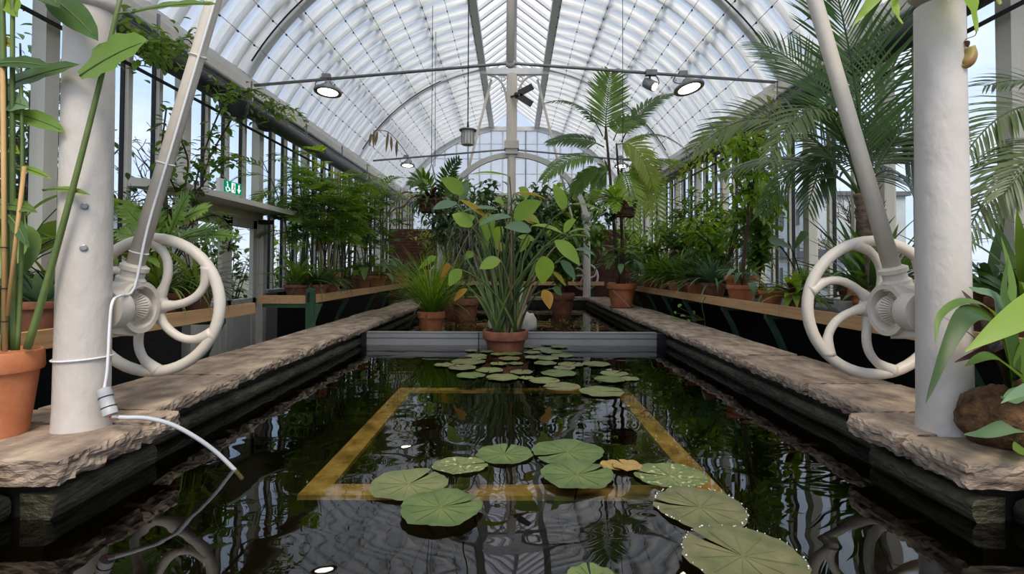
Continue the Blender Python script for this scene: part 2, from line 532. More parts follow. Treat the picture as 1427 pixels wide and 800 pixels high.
M = {
    'cream': pmat('cream_iron_paint', (0.62, 0.555, 0.47), (0.68, 0.62, 0.54), rough=0.42, scale=5, bump=0.35, bscale=28, bdist=0.006),
    'white': pmat('white_iron_paint', (0.52, 0.475, 0.43), (0.60, 0.555, 0.51), rough=0.40, scale=4, bump=0.8, bscale=20, bdist=0.008, stretch=(1, 1, .6)),
    'wood_white': pmat('white_wood_paint', (0.64, 0.585, 0.50), (0.70, 0.65, 0.57), rough=0.55, scale=3, stretch=(4, 4, .4)),
    'roof_white': pmat('roof_white_paint', (0.70, 0.70, 0.70), (0.76, 0.76, 0.76), rough=0.55, scale=3),
    'board': pmat('grey_soffit_board', (0.52, 0.50, 0.46), (0.62, 0.60, 0.56), rough=0.6, scale=3, stretch=(1, .2, 1)),
    'dark': pmat('dark_pipe_paint', (0.022, 0.022, 0.024), (0.035, 0.034, 0.034), rough=0.45, scale=3),
    'steel': pmat('grey_steel', (0.20, 0.20, 0.20), (0.30, 0.30, 0.30), rough=0.4, scale=8, metal=0.6),
    'galv': pmat('galvanised_beam', (0.27, 0.265, 0.26), (0.33, 0.325, 0.32), rough=0.5, scale=5, metal=0.35, stretch=(.6, 2, 1)),
    'black': pmat('black_metal', (0.012, 0.012, 0.013), rough=0.5),
    'green_iron': pmat('green_iron_paint', (0.030, 0.075, 0.040), (0.045, 0.10, 0.055), rough=0.45, scale=6),
    'timber': pmat('pine_board', (0.47, 0.265, 0.12), (0.60, 0.37, 0.18), rough=0.55, scale=5, stretch=(5, .5, 9), detail=6, bump=.1, bscale=20, island=.12),
    'slat': pmat('slat_deck', (0.06, 0.05, 0.04), (0.10, 0.085, 0.065), rough=0.7, scale=5),
    'stone': pmat('sandstone', (0.16, 0.115, 0.09), (0.52, 0.405, 0.30), c3=(0.33, 0.25, 0.19), rough=0.85, scale=9, detail=11, bump=.8, bscale=48, bdist=0.010, island=.13, stretch=(1, .55, 3), spec=.25),
    'moss': pmat('wet_mossy_lip', (0.008, 0.010, 0.006), (0.075, 0.068, 0.042), rough=0.5, scale=9, bump=1.0, bscale=24, bdist=.02, stretch=(1, .6, 2), detail=8),
    'poolside': pmat('black_pool_lining', (0.006, 0.006, 0.005), (0.016, 0.014, 0.010), rough=0.6, scale=3),
    'poolfloor': pmat('pool_silt', (0.0015, 0.0013, 0.001), (0.004, 0.0032, 0.002), rough=0.9, scale=3),
    'frame': pmat('yellow_tray_edge', (0.22, 0.17, 0.08), (0.85, 0.74, 0.45), c3=(0.62, 0.50, 0.24), rough=0.6, scale=9, detail=8),
    'dado': pmat('dark_dado_panel', (0.020, 0.018, 0.016), (0.034, 0.030, 0.027), rough=0.7, scale=4, stretch=(1, 1, 8)),
    'grey_panel': pmat('grey_wall_panel', (0.30, 0.285, 0.27), (0.36, 0.345, 0.33), rough=0.6, scale=3),
    'floor': pmat('paving', (0.055, 0.05, 0.045), (0.09, 0.085, 0.075), rough=0.8, scale=3),
    'brick': pmat('red_brick', (0.055, 0.022, 0.015), (0.115, 0.045, 0.030), rough=0.85, scale=9, island=.25, bump=.4, bscale=60),
    'mortar': pmat('brick_mortar', (0.06, 0.038, 0.03), (0.09, 0.06, 0.045), rough=0.9, scale=14),
    'terra': pmat('terracotta', (0.36, 0.115, 0.045), (0.52, 0.20, 0.09), c3=(0.44, 0.15, 0.06), rough=0.75, scale=7, detail=6, bump=.2, bscale=40, island=.12),
    'terra_dark': pmat('old_terracotta', (0.14, 0.050, 0.030), (0.27, 0.105, 0.058), rough=0.8, scale=9, detail=7, bump=.2, bscale=40, island=.15),
    'soil': pmat('potting_soil', (0.02, 0.014, 0.009), (0.07, 0.05, 0.032), rough=0.95, scale=40, bump=.8, bscale=60),
    'gravel_soil': pmat('gritty_soil', (0.05, 0.04, 0.03), (0.32, 0.28, 0.23), rough=0.95, scale=60, bump=.8, bscale=70),
    'fibre': pmat('brown_root_fibre', (0.035, 0.016, 0.007), (0.20, 0.105, 0.045), rough=0.95, scale=22, detail=8, bump=1, bscale=45, bdist=.02),
    'bark': pmat('brown_bark', (0.035, 0.022, 0.013), (0.11, 0.07, 0.045), rough=0.9, scale=14, bump=.7, bscale=30, stretch=(1, 1, .4)),
    'palmbark': pmat('palm_trunk', (0.10, 0.065, 0.045), (0.27, 0.20, 0.15), rough=0.9, scale=10, bump=.8, bscale=18, stretch=(1, 1, 3)),
    'cane': pmat('bamboo_cane', (0.42, 0.24, 0.09), (0.56, 0.36, 0.16), rough=0.5, scale=9, stretch=(1, 1, .3)),
    'basket': pmat('dark_slat_basket', (0.030, 0.018, 0.010), (0.10, 0.06, 0.035), rough=0.8, scale=12, island=.2),
    'paleplastic': pmat('grey_plastic', (0.42, 0.43, 0.44), rough=0.4),
    'hose': pmat('pale_grey_hose', (0.50, 0.51, 0.53), rough=0.35),
    'whiteplastic': pmat('white_plastic', (0.78, 0.78, 0.78), rough=0.4),
    'red': pmat('red_clip', (0.55, 0.06, 0.02), rough=0.5),
    'signgreen': emat('exit_green', (0.0, 0.22, 0.10), 0.8),
    'signwhite': emat('exit_white', (0.85, 0.95, 0.9), 0.8),
    'lens': emat('lamp_lens', (1.0, 0.86, 0.66), 9.0),
    'lensbar': emat('lamp_lens_core', (1.0, 0.93, 0.80), 22.0),
    'glass': glassmat('clear_glass'),
    'film': filmmat(),
    'water': watermat(),
    'rock': pmat('white_rock', (0.50, 0.45, 0.39), (0.72, 0.68, 0.61), rough=0.8, scale=7, bump=.4, bscale=18),
    'pad': padmat('lily_pad_green', (0.050, 0.085, 0.026), (0.100, 0.140, 0.046), (0.16, 0.19, 0.06)),
    'pad_olive': padmat('lily_pad_olive', (0.085, 0.110, 0.042), (0.150, 0.165, 0.065), (0.21, 0.22, 0.09)),
    'pad_brownish': padmat('lily_pad_bronze', (0.065, 0.085, 0.032), (0.165, 0.145, 0.075), (0.16, 0.17, 0.07)),
    'pad_eaten': padmat('lily_pad_speckled', (0.060, 0.100, 0.035), (0.130, 0.160, 0.060), (0.2, 0.2, 0.08), spots=1),
    'pad_dead': padmat('lily_pad_rusty', (0.22, 0.09, 0.03), (0.36, 0.20, 0.07), (0.26, 0.24, 0.07)),
    'lf': leafmat('leaf_mid', (0.06, 0.125, 0.02), (0.185, 0.315, 0.055)),
    'lf_dark': leafmat('leaf_dark', (0.024, 0.062, 0.016), (0.085, 0.165, 0.04), trans=.25, rough=.36),
    'lf_bright': leafmat('leaf_bright', (0.13, 0.26, 0.025), (0.31, 0.46, 0.06), trans=.4),
    'lf_thalia': leafmat('leaf_paddle', (0.14, 0.28, 0.035), (0.34, 0.50, 0.07), trans=.35, rough=.4, scale=9),
    'lf_blue': leafmat('leaf_grey_green', (0.084, 0.175, 0.084), (0.175, 0.280, 0.147), trans=.25, rough=.4),
    'lf_yellow': leafmat('leaf_yellowing', (0.30, 0.26, 0.030), (0.52, 0.36, 0.05), trans=.4, scale=14),
    'lf_orange': leafmat('leaf_orange_dying', (0.30, 0.22, 0.02), (0.60, 0.27, 0.03), trans=.4, scale=25),
    'lf_lime': leafmat('leaf_lime', (0.17, 0.26, 0.03), (0.36, 0.42, 0.08), trans=.4),
    'lf_palm': leafmat('leaf_palm', (0.055, 0.09, 0.026), (0.165, 0.215, 0.075), trans=.25, rough=.38),
    'lf_wine': leafmat('leaf_wine', (0.045, 0.018, 0.016), (0.11, 0.055, 0.045), trans=.2),
    'lf_grey': leafmat('leaf_moss_grey', (0.11, 0.13, 0.08), (0.23, 0.25, 0.17), trans=.2, rough=.8),
    'lf_dry': leafmat('leaf_dry', (0.11, 0.065, 0.028), (0.27, 0.18, 0.09), trans=.2, rough=.7),
    'flower': leafmat('flower_red', (0.30, 0.02, 0.02), (0.5, 0.06, 0.05), trans=.2),
    'stem': pmat('green_stem', (0.07, 0.12, 0.03), (0.14, 0.19, 0.05), rough=0.5, scale=6),
    'stem_dark': pmat('dark_green_stem', (0.025, 0.050, 0.014), (0.06, 0.09, 0.026), rough=0.5, scale=6),
    'stem_dry': pmat('dry_stem', (0.22, 0.14, 0.075), (0.36, 0.25, 0.15), rough=0.7, scale=8),
    'pitcher': pmat('pitcher_trap', (0.25, 0.09, 0.03), (0.36, 0.32, 0.09), rough=0.4, scale=6),
    'house': pmat('pale_render', (0.44, 0.46, 0.48), (0.52, 0.54, 0.56), rough=0.8, scale=2),
    'roofdark': pmat('dark_roof', (0.13, 0.13, 0.14), rough=0.7),
    'ground': pmat('winter_ground', (0.09, 0.10, 0.06), (0.18, 0.17, 0.13), rough=0.95, scale=.6),
}

# ------------------------------------------------------------------ setting: ground, pool, coping
COPZ = 0.20          # top of the coping above the water
XIN, XOUT = 1.62, 2.13
Y_END = 11.75


def gridbox(mb, a, b, n, disp):
    """box a..b cut into n cells per axis, every surface point moved by disp(p, u)"""
    idx, vs, fs = {}, [], []
    nx, ny, nz = n

    def vid(i, j, k):
        key = (i, j, k)
        if key not in idx:
            u = (i / nx, j / ny, k / nz)
            p = V([a[q] + (b[q] - a[q]) * u[q] for q in range(3)])
            idx[key] = len(vs)
            vs.append(disp(p, u))
        return idx[key]
    for i in range(nx):
        for j in range(ny):
            fs.append((vid(i, j, 0), vid(i, j + 1, 0), vid(i + 1, j + 1, 0), vid(i + 1, j, 0)))
            fs.append((vid(i, j, nz), vid(i + 1, j, nz), vid(i + 1, j + 1, nz), vid(i, j + 1, nz)))
    for i in range(nx):
        for k in range(nz):
            fs.append((vid(i, 0, k), vid(i + 1, 0, k), vid(i + 1, 0, k + 1), vid(i, 0, k + 1)))
            fs.append((vid(i, ny, k), vid(i, ny, k + 1), vid(i + 1, ny, k + 1), vid(i + 1, ny, k)))
    for j in range(ny):
        for k in range(nz):
            fs.append((vid(0, j, k), vid(0, j, k + 1), vid(0, j + 1, k + 1), vid(0, j + 1, k)))
            fs.append((vid(nx, j, k), vid(nx, j + 1, k), vid(nx, j + 1, k + 1), vid(nx, j, k + 1)))
    mb.add(vs, fs)


def stone(x0, x1, y0, y1, z0, z1, inner, parent, mat='stone', name='coping_stone', rough=1.0, near=False):
    """rough split stone; inner = -1 / +1 says which x side faces the pool, 'front' faces too"""
    seed = V((x0 * 7.1, y0 * 3.3, 1.7))

    def disp(p, u):
        q = p + seed
        n1 = noise.noise(V((q.x * 11, q.y * 7, q.z * 22)))
        n2 = noise.noise(V((q.x * 30, q.y * 26, q.z * 55)))
        n4 = noise.noise(V((q.x * 60, q.y * 60, q.z * 110)))
        n3 = noise.noise(q * 3.1)
        side = (1 - u[0]) if inner < 0 else u[0]        # 1 on the pool side
        f = max(0, side - 0.93) / 0.07
        d = V((0, 0, 0))
        split = (n1 * 0.006 + n2 * 0.011 + n4 * .008) * rough
        zz = u[2]
        d.x += inner * f * (split - 0.012 * (1 - zz) * (0.4 + n3) - 0.012 * (abs(zz - .5) * 2) ** 3)
        for v_, s_ in ((u[1], -1), (1 - u[1], 1)):
            g = max(0, 0.10 - v_) / 0.10
            d.y += -s_ * g * (0.006 + abs(n1) * 0.012 + (0.02 * abs(n2) if near else 0))
        top = 1 if zz > 0.99 else 0
        d.z += top * (n1 * 0.002 + n2 * 0.002 + n3 * 0.003 - f * 0.003) if top else (-(1 - zz) * (n2 * 0.012) * f)
        return p + d
    mb = MB()
    L = y1 - y0
    gridbox(mb, (x0, y0, z0), (x1, y1, z1), (24 if near else 14, max(6, int(L / (0.016 if near else 0.04))), 6 if near else 4), disp)
    o = mb.build(name, M[mat], parent, smooth=False)
    return o


outside = thing('ground', 'winter ground outside the glasshouse', 'ground', (0, 0, -0.5), kind='structure')
for a, b in (((-80, -30, -.75), (-3.42, 150, -.55)), ((3.42, -30, -.75), (80, 150, -.55)), ((-3.42, 17.0, -.75), (3.42, 150, -.55))):
    MB().box(a, b).build('soil_surface', M['ground'], outside)

floor = thing('floor', 'dark paving under the plant benches', 'floor', (0, 0, -0.5), kind='structure')
MB().box((-3.4, -1.0, -0.55), (-2.1, 16.8, -0.45)).build('paving', M['floor'], floor)
MB().box((2.1, -1.0, -0.55), (3.4, 16.8, -0.45)).build('paving', M['floor'], floor)
MB().box((-2.1, 11.9, -0.55), (2.1, 16.8, -0.45)).build('paving', M['floor'], floor)
MB().box((-2.1, -1.0, -0.75), (2.1, 11.9, -0.62)).build('pool_bottom', M['poolfloor'], floor)
MB().box((-1.69, 6.0, -0.62), (1.69, 11.7, -0.11)).build('planting_shelf', M['poolfloor'], floor)

for side, s in (('left', -1), ('right', 1)):
    w = thing('wall_pool_' + side, 'low stone wall along the %s side of the pool' % side, 'pool wall', (s * 1.8, 0, -0.5), kind='structure')

    def bx(xa, xb, y0, y1, z0, z1, name, mat):
        x0, x1 = sorted((s * xa, s * xb))
        MB().box((x0, y0, z0), (x1, y1, z1)).build(name, M[mat], w)
    bx(1.70, XOUT - 0.02, -1.0, Y_END, -0.65, 0.13, 'wall_core', 'poolside')
    bx(1.56, 1.72, 1.72, 2.22, -0.65, 0.125, 'wall_core', 'poolside')
    # rounded wet ledge course under the coping

    def ledge(xf, y0, y1):
        prof = [(xf + .12, -0.02), (xf + .022, 0.0), (xf + .010, .02), (xf + .006, .05), (xf + .016, .072), (xf + .04, .082), (xf + .12, .085)]
        mb = MB()
        ny = max(4, int((y1 - y0) / .12))
        vs, fs = [], []
        for j in range(ny + 1):
            y = y0 + (y1 - y0) * j / ny
            for k, (x, z) in enumerate(prof):
                d = 0.006 * noise.noise(V((x * 8, y * 5, z * 9 + s)))
                vs.append((s * (x + d), y, z + d * .6))
        m = len(prof)
        for j in range(ny):
            for k in range(m - 1):
                f = (j * m + k, j * m + k + 1, (j + 1) * m + k + 1, (j + 1) * m + k)
                fs.append(f if s < 0 else f[::-1])
        fs.append(tuple(range(m)) if s > 0 else tuple(range(m))[::-1])
        q = [ny * m + k for k in range(m)]
        fs.append(tuple(q)[::-1] if s > 0 else tuple(q))
        mb.add(vs, fs)
        mb.build('ledge_course', M['moss'], w, smooth=True, angle=50)
    ledge(1.64, 2.22, Y_END)
    ledge(1.50, 1.70, 2.19)
    ledge(1.64, -0.6, 1.70)
    # coping stones of the long run
    y = 2.285
    rs = random.Random(11 + s)
    cuts = [2.285, 2.86 if s > 0 else 3.05]
    while cuts[-1] < Y_END - 1.2:
        cuts.append(cuts[-1] + rs.uniform(0.75, 1.15))
    cuts.append(Y_END)
    for a, b in zip(cuts[:-1], cuts[1:]):
        j = rs.uniform(-.012, .012)
        x0, x1 = sorted((s * (XIN + j), s * (XOUT + rs.uniform(-.02, .03))))
        stone(x0, x1, a + .004, b - .004, COPZ - .068, COPZ + rs.uniform(-.003, .003), -s, w, near=a < 4)
    # pedestal under the column: two stones that stand out over the water
    cut = 1.955 if s > 0 else 2.07
    for a, b in ((1.655, cut), (cut, 2.28)):
        x0, x1 = sorted((s * 1.465, s * XOUT))
        stone(x0, x1, a + .003, b - .003, COPZ - .080, COPZ + .004, -s, w, near=True, rough=1.25)
    for a, b in ((-0.6, 0.55), (0.55, 1.63)):
        x0, x1 = sorted((s * XIN, s * XOUT))
        stone(x0, x1, a + .004, b - .004, COPZ - .080, COPZ, -s, w, near=a > 0, rough=1.2)

w = thing('wall_pool_end', 'low dark brick wall closing the far end of the pool', 'pool wall', (0, Y_END, -0.5), kind='structure')
MB().box((-1.72, Y_END, -0.65), (1.72, Y_END + .2, 0.12)).build('wall_core', M['poolside'], w)
for k in range(4):
    stone(-1.66 + k * .83, -1.66 + (k + 1) * .83 - .01, Y_END - .03, Y_END + .3, .12, COPZ - .01, 1, w)

water = MB().add([(-1.74, -1, 0), (1.74, -1, 0), (1.74, Y_END + .02, 0), (-1.74, Y_END + .02, 0)], [(0, 1, 2, 3)]).build('pond_water', M['water'])
tag(water, 'dark still pond water with rippled reflections of the roof', 'water', kind='structure')

# ------------------------------------------------------------------ side walls
XW, ZT, ZS = 3.3, 2.98, 0.55
THICK0, PITCHY = 3.37, 1.155


def side_wall(s, name, label, phase, pitch, nthin, doors=None):
    w = thing(name, label, 'wall', (s * XW, 0, -0.5), kind='structure')
    mats = M['wood_white']
    n0 = int((0.5 - phase) // pitch)
    ys = []
    k = n0
    while phase + k * pitch < 16.8:
        for q in range(nthin):
            y = phase + k * pitch + q * pitch / nthin
            if 0.4 < y < 16.75:
                ys.append((y, q == 0))
        k += 1
    x = s * XW
    thick = MB().box((-.045, -.055, 0), (.055, .055, 1)); thin = MB().box((-.03, -.024, 0), (.045, .024, 1)); gas = MB().box((-.02, -.006, 0), (.012, .006, 1))
    protos = {}

    def bar(kind, y, z0, z1, nm, mat):
        key = (kind, nm)
        if key not in protos:
            o = {'thick': thick, 'thin': thin, 'gas': gas}[kind].build(nm, mat, w)
            me = o.data
            bpy.data.objects.remove(o)
            for v in me.vertices:
                v.co += org(w)
            protos[key] = me
        o = bpy.data.objects.new(nm, protos[key])
        COL.objects.link(o)
        o.parent = w
        o.location = (0, y, z0 - org(w).z)
        o.scale = (-s, 1, z1 - z0)
        return o
    pane_me = None
    for i, (y, big) in enumerate(ys):
        z0 = ZS
        indoor = doors and doors[0] + .02 < y < doors[1] - .02
        if indoor:
            z0 = 1.55
        bar('thick' if big else 'thin', y, z0, ZT, 'post' if big else 'glazing_bar', mats)
        if not big:
            bar('gas', y - .029, z0, ZT, 'gasket_strip', M['black'])
        if i + 1 < len(ys):
            y2 = ys[i + 1][0]
            mid = (y + y2) / 2
            zz = 1.55 if doors and doors[0] < mid < doors[1] else ZS
            o = MB().box((x + s * .028, y + .01, zz), (x + s * .034, y2 - .01, ZT)).build('pane', M['glass'], w)
    segs = [(0.3, 16.8)] if not doors else [(0.3, doors[0]), (doors[1], 16.8)]
    for a, b in segs:
        x0, x1 = sorted((x - s * .03, x + s * .06))
        MB().box((x0, a, -.5), (x1, b, ZS - .04)).build('dado_panel', M['dado'], w)
        x0, x1 = sorted((x - s * .16, x + s * .08))
        MB().box((x0, a, ZS - .04), (x1, b, ZS)).build('sill', M['grey_panel'], w)
    x0, x1 = sorted((x - s * .08, x + s * .12))
    MB().box((x0, 0.3, ZT), (x1, 16.8, ZT + .1)).build('wall_plate', mats, w)
    return w


wl = side_wall(-1, 'wall_left', 'glazed wall of white bars on the left of the pool', 5.06, 1.49, 4, (5.06, 6.55))
wr = side_wall(1, 'wall_right', 'glazed wall of cream posts and bars on the right of the pool', THICK0, PITCHY, 3)
# blank end of the wall beside the door
MB().box((-3.33, 6.60, -.5), (-3.20, 6.95, .50)).build('end_panel', M['grey_panel'], wl)

# ------------------------------------------------------------------ roof
RC, RR, XS, XC, ZC = 1.44, 4.12, 3.60, 0.80, 5.49
Y_GABLE = 16.8
TRUSS = [1.92, 6.92, 11.93]


def arc(r, x0, x1, n):
    """points (x, z) of the vault from x0 to x1"""
    a0, a1 = math.acos(x0 / r), math.acos(x1 / r)
    return [(r * math.cos(a0 + (a1 - a0) * k / n), RC + r * math.sin(a0 + (a1 - a0) * k / n)) for k in range(n + 1)]


def arc_strip(mb, r0, r1, x0, x1, y0, y1, n, s):
    """solid curved bar"""
    A = arc(r0, x0, x1, n)
    k1 = r1 / r0
    vs, fs = [], []
    for (xa, za) in A:
        xb, zb = xa * k1, RC + (za - RC) * k1
        vs += [(s * xa, y0, za), (s * xa, y1, za), (s * xb, y1, zb), (s * xb, y0, zb)]
    for k in range(n):
        a, b = k * 4, (k + 1) * 4
        for q in range(4):
            f = (a + q, b + q, b + (q + 1) % 4, a + (q + 1) % 4)
            fs.append(f)
    fs += [(0, 1, 2, 3), (n * 4 + 3, n * 4 + 2, n * 4 + 1, n * 4)]
    mb.add(vs, fs)


ceil = thing('ceiling', 'barrel vault roof of white rafters behind translucent film with a ridge lantern', 'roof', (0, 0, 2.9), kind='structure')
ydiv = [0.45 + 0.385 * k for k in range(43) if 0.45 + 0.385 * k < 16.7]
for s in (-1, 1):
    mb = MB()
    arc_strip(mb, RR + .05, RR + .14, XS + .05, XC, -.064, .064, 16, s)
    proto = mb.build('rafter', M['roof_white'], ceil)
    first = True
    for y in ydiv:
        o = proto if first else part_copy(proto, ceil)
        first = False
        o.location = (0, y, -2.9)
    me = proto.data
    for v in me.vertices:
        v.co += V((0, 0, 2.9))
    # film, in one sheet per side with soft folds
    n, my = 40, 90
    A = arc(RR, XS, XC, n)
    vs, fs = [], []
    for j in range(my + 1):
        y = 0.3 + (Y_GABLE - .3) * j / my
        for i, (x, z) in enumerate(A):
            d = 0.018 * noise.noise(V((x * 2, y * 3.2, z * 2)))
            k = (RR + d) / RR
            vs.append((s * x * k, y, RC + (z - RC) * k))
    for j in range(my):
        for i in range(n):
            q = j * (n + 1) + i
            fs.append((q, q + 1, q + n + 2, q + n + 1))
    MB().add(vs, fs).build('plastic_film', M['film'], ceil, smooth=True)
    # glass above the rafters
    A = arc(RR + .15, XS + .05, XC, 16)
    vs = [(s * x, y, z) for y in (.3, Y_GABLE) for x, z in A]
    MB().add(vs, [(i, i + 1, i + 18, i + 17) for i in range(16)]).build('roof_glass', M['glass'], ceil, smooth=True, kind='stuff')
    # wires along the film with clips
    B = arc(RR - .02, XS, XC, 9)
    wires, clips = MB(), MB()
    for i, (x, z) in enumerate(B[1:], 1):
        wires.bar((s * x, .3, z), (s * x, Y_GABLE, z), .006, .006)
        for y in ydiv:
            c = V((s * x, y + rnd.uniform(-.02, .02), z - .008))
            clips.box(c - V((.008, .014, .010)), c + V((.008, .014, .010)))
    wires.build('film_wires', M['steel'], ceil, kind='stuff')
    clips.build('film_clips', M['black'], ceil, kind='stuff')
    # purlins seen through the film
    for i in (3, 6, 9):
        x, z = arc(RR + .17, XS, XC, 12)[i]
        MB().bar((s * x, .3, z), (s * x, Y_GABLE, z), .07, .05).build('purlin', M['roof_white'], ceil)
    # main arched ribs
    for y in TRUSS:
        mb = MB()
        arc_strip(mb, RR + .03, RR + .18, XS + .02, XC, y - .09, y + .09, 24, s)
        mb.build('main_rib', M['roof_white'], ceil, smooth=True, angle=40)
        mb = MB()
        P = [(s * x, y - .16, z) for x, z in arc(RR - .015, XS - .1, XC + (.9 if y > 5 else 0), 20)]
        mb.tube(P, .012, 6)
        mb.build('dark_cable', M['black'], ceil, smooth=True)
    # lantern kerb and soffit board at the eaves
    x0, x1 = sorted((s * .66, s * .82))
    MB().box((x0, .3, ZC - .03), (x1, Y_GABLE, ZC + .10)).build('lantern_kerb', M['roof_white'], ceil)
    e0, e1 = V((s * 3.36, 0, 2.99)), V((s * 3.62, 0, 3.45))
    nrm = V((-s * (e1.z - e0.z), 0, abs(e1.x - e0.x))).normalized() * .03
    vs = [V((p.x, y, p.z)) + o for y in (.3, Y_GABLE) for p, o in ((e0, V()), (e1, V()), (e1, -nrm), (e0, -nrm))]
    MB().add(vs, [(0, 1, 5, 4), (1, 2, 6, 5), (2, 3, 7, 6), (3, 0, 4, 7), (0, 3, 2, 1), (4, 5, 6, 7)]).build('soffit_board', M['board'], ceil)
    # lantern rafters and glass
    zr = ZC + .62
    proto = MB().bar((s * .70, 0, ZC + .08 - 2.9), (0, 0, zr - 2.9), .06, .06, up=(0, 1, 0)).build('lantern_rafter', M['roof_white'], None)
    proto.parent = ceil
    for q, y in enumerate(ydiv):
        o = proto if q == 0 else part_copy(proto, ceil)
        o.location = (0, y, 0)
    MB().add([(s * .72, .3, ZC + .12), (0, .3, zr + .05), (0, Y_GABLE, zr + .05), (s * .72, Y_GABLE, ZC + .12)], [(0, 1, 2, 3)]).build('lantern_film', M['film'], ceil)
MB().add([(-.72, Y_GABLE, ZC), (.72, Y_GABLE, ZC), (0, Y_GABLE, ZC + .66)], [(0, 1, 2)]).build('lantern_gable_film', M['film'], ceil)
MB().box((-.05, .3, ZC + .56), (.05, Y_GABLE, ZC + .68)).build('ridge_beam', M['roof_white'], ceil)
for y in TRUSS:
    MB().box((-.80, y - .06, ZC - .10), (.80, y + .06, ZC + .04)).build('lantern_cross_beam', M['roof_white'], ceil)

# tie rods across the nave and the king rod of the near truss
def tube_struct(pts, rad, name, mat, parent, n=8):
    return MB().tube(pts, rad, n).build(name, M[mat], parent, smooth=True)


tie = thing('trim_1', 'thin steel tie rods across the vault that carry the lamps', 'tie rod', (0, 6.9, 2.9), kind='structure')
T1 = [at(333, 121, 6.92), at(711, 88, 6.92), at(1100, 116, 6.92)]
tube_struct(T1, .022, 'tie_rod', 'steel', tie)
T2 = [at(520, 224, 11.9), at(711, 208, 11.9), at(905, 226, 11.9)]
tube_struct(T2, .022, 'tie_rod', 'steel', tie)
c = at(711, 88, 6.92)
MB().lathe([(.05, -.03), (.075, 0), (.05, .03)], c, (0, 1, 0), 10).build('rod_boss', M['white'], tie, smooth=True)
tube_struct([c, (c.x, c.y, ZC + .62)], .055, 'king_rod', 'cream', tie, 10)

# gable end
gw = thing('wall_back', 'round topped gable of pale glass panes between thin bars', 'wall', (0, Y_GABLE, -0.5), kind='structure')
RG = RR - .03


def gtop(x):
    return min(RC + math.sqrt(max(0, RG * RG - x * x)), ZC + .02)


gx = [k * .38 for k in range(-9, 10)]
rows = [0.4, 2.1, 3.10, 3.33, 3.96, 4.46, 4.95, 5.7]
for k, x in enumerate(gx):
    MB().box((x - .016, Y_GABLE - .03, 0.2), (x + .016, Y_GABLE + .03, gtop(x))).build('gable_bar', M['roof_white'] if k % 5 else M['steel'], gw)
for z in (3.96, 4.46, 4.95):
    hw = math.sqrt(max(0, RG ** 2 - (z - RC) ** 2))
    MB().box((-hw, Y_GABLE - .012, z - .010), (hw, Y_GABLE + .012, z + .010)).build('gable_crossbar', M['roof_white'], gw)
MB().box((-3.5, Y_GABLE - .06, 3.10), (3.5, Y_GABLE + .06, 3.32)).build('transom', M['board'], gw)
for k in range(len(gx) - 1):
    xa, xb = gx[k] + .016, gx[k + 1] - .016
    for za, zb in zip(rows[:-1], rows[1:]):
        t0, t1 = gtop(xa), gtop(xb)
        if max(t0, t1) <= za + .02 or za == 3.10:
            continue
        p = [(xa, Y_GABLE, za), (xb, Y_GABLE, za), (xb, Y_GABLE, max(za + .005, min(zb, t1))), (xa, Y_GABLE, max(za + .005, min(zb, t0)))]
        MB().prism(p, (0, .006, 0)).build('pane', M['film'], gw)
mb = MB()
for s in (-1, 1):
    arc_strip(mb, RG - .10, RG + .12, XS - .05, XC - .02, Y_GABLE - .08, Y_GABLE + .02, 24, s)
mb.box((-.8, Y_GABLE - .08, ZC - .12), (.8, Y_GABLE + .02, ZC + .02))
mb.build('gable_rib', M['roof_white'], gw)
mb = MB()
mb.box((-3.5, Y_GABLE - .02, -.5), (3.5, Y_GABLE + .06, .4))
mb.build('dado_panel', M['dado'], gw)

# brick partition behind the far bench
bw = thing('wall_partition', 'low red brick wall behind the far plant bench', 'wall', (0, 13.3, -0.5), kind='structure')
MB().box((-3.25, 13.32, -.5), (3.25, 13.5, 1.86)).build('mortar_core', M['mortar'], bw)
mb = MB()
z, r_ = -.45, 0
while z < 1.84:
    x = -3.25 + (r_ % 2) * .11
    while x < 3.1:
        d = rnd.uniform(0, .006)
        mb.box((x, 13.30 - d, z), (min(x + .21, 3.25), 13.34, z + .064))
        x += .22
    z += .075
    r_ += 1
mb.build('bricks', M['brick'], bw, kind='stuff')

# door with canopy on the left wall
dr = thing('door_1', 'white panelled double door with a pane under a flat canopy', 'door', (-3.3, 5.8, -.45), kind='structure')
for y0, y1 in ((5.13, 5.79), (5.82, 6.47)):
    mb = MB()
    xa, xb = -3.30, -3.25
    for a in ((y0, y0 + .085, -.44, 1.42), (y1 - .085, y1, -.44, 1.42), (y0, y1, -.44, -.30), (y0, y1, .34, .46), (y0, y1, 1.32, 1.42)):
        mb.box((xa, a[0], a[2]), (xb, a[1], a[3]))
    lf = mb.build('door_leaf', M['wood_white'], dr)
    MB().box((-3.285, y0 + .08, .44), (-3.278, y1 - .08, 1.33)).build('pane', M['glass'], lf)
    MB().box((-3.295, y0 + .08, -.31), (-3.27, y1 - .08, .35)).build('lower_panel', M['wood_white'], lf)
    mb = MB()
    for q0, q1 in ((y0 + .115, y1 - .115),):
        mb.box((-3.272, q0, -.24), (-3.258, q1, .27))
    mb.build('raised_field', M['wood_white'], lf)
MB().box((-3.34, 5.06, 1.42), (-3.22, 6.56, 1.52)).build('door_head', M['wood_white'], dr)
for y in (5.06, 6.50):
    MB().box((-3.34, y, -.45), (-3.18, y + .09, 1.45)).build('door_casing', M['wood_white'], dr)
mb = MB()
mb.prism([(-3.28, 4.30, 1.60), (-3.28, 4.30, 1.52), (-2.78, 4.30, 1.505), (-2.78, 4.30, 1.55)], (0, 2.42, 0))
mb.build('canopy_board', M['wood_white'], dr)
MB().box((-2.80, 4.30, 1.49), (-2.76, 6.74, 1.515)).build('canopy_edge', M['wood_white'], dr)
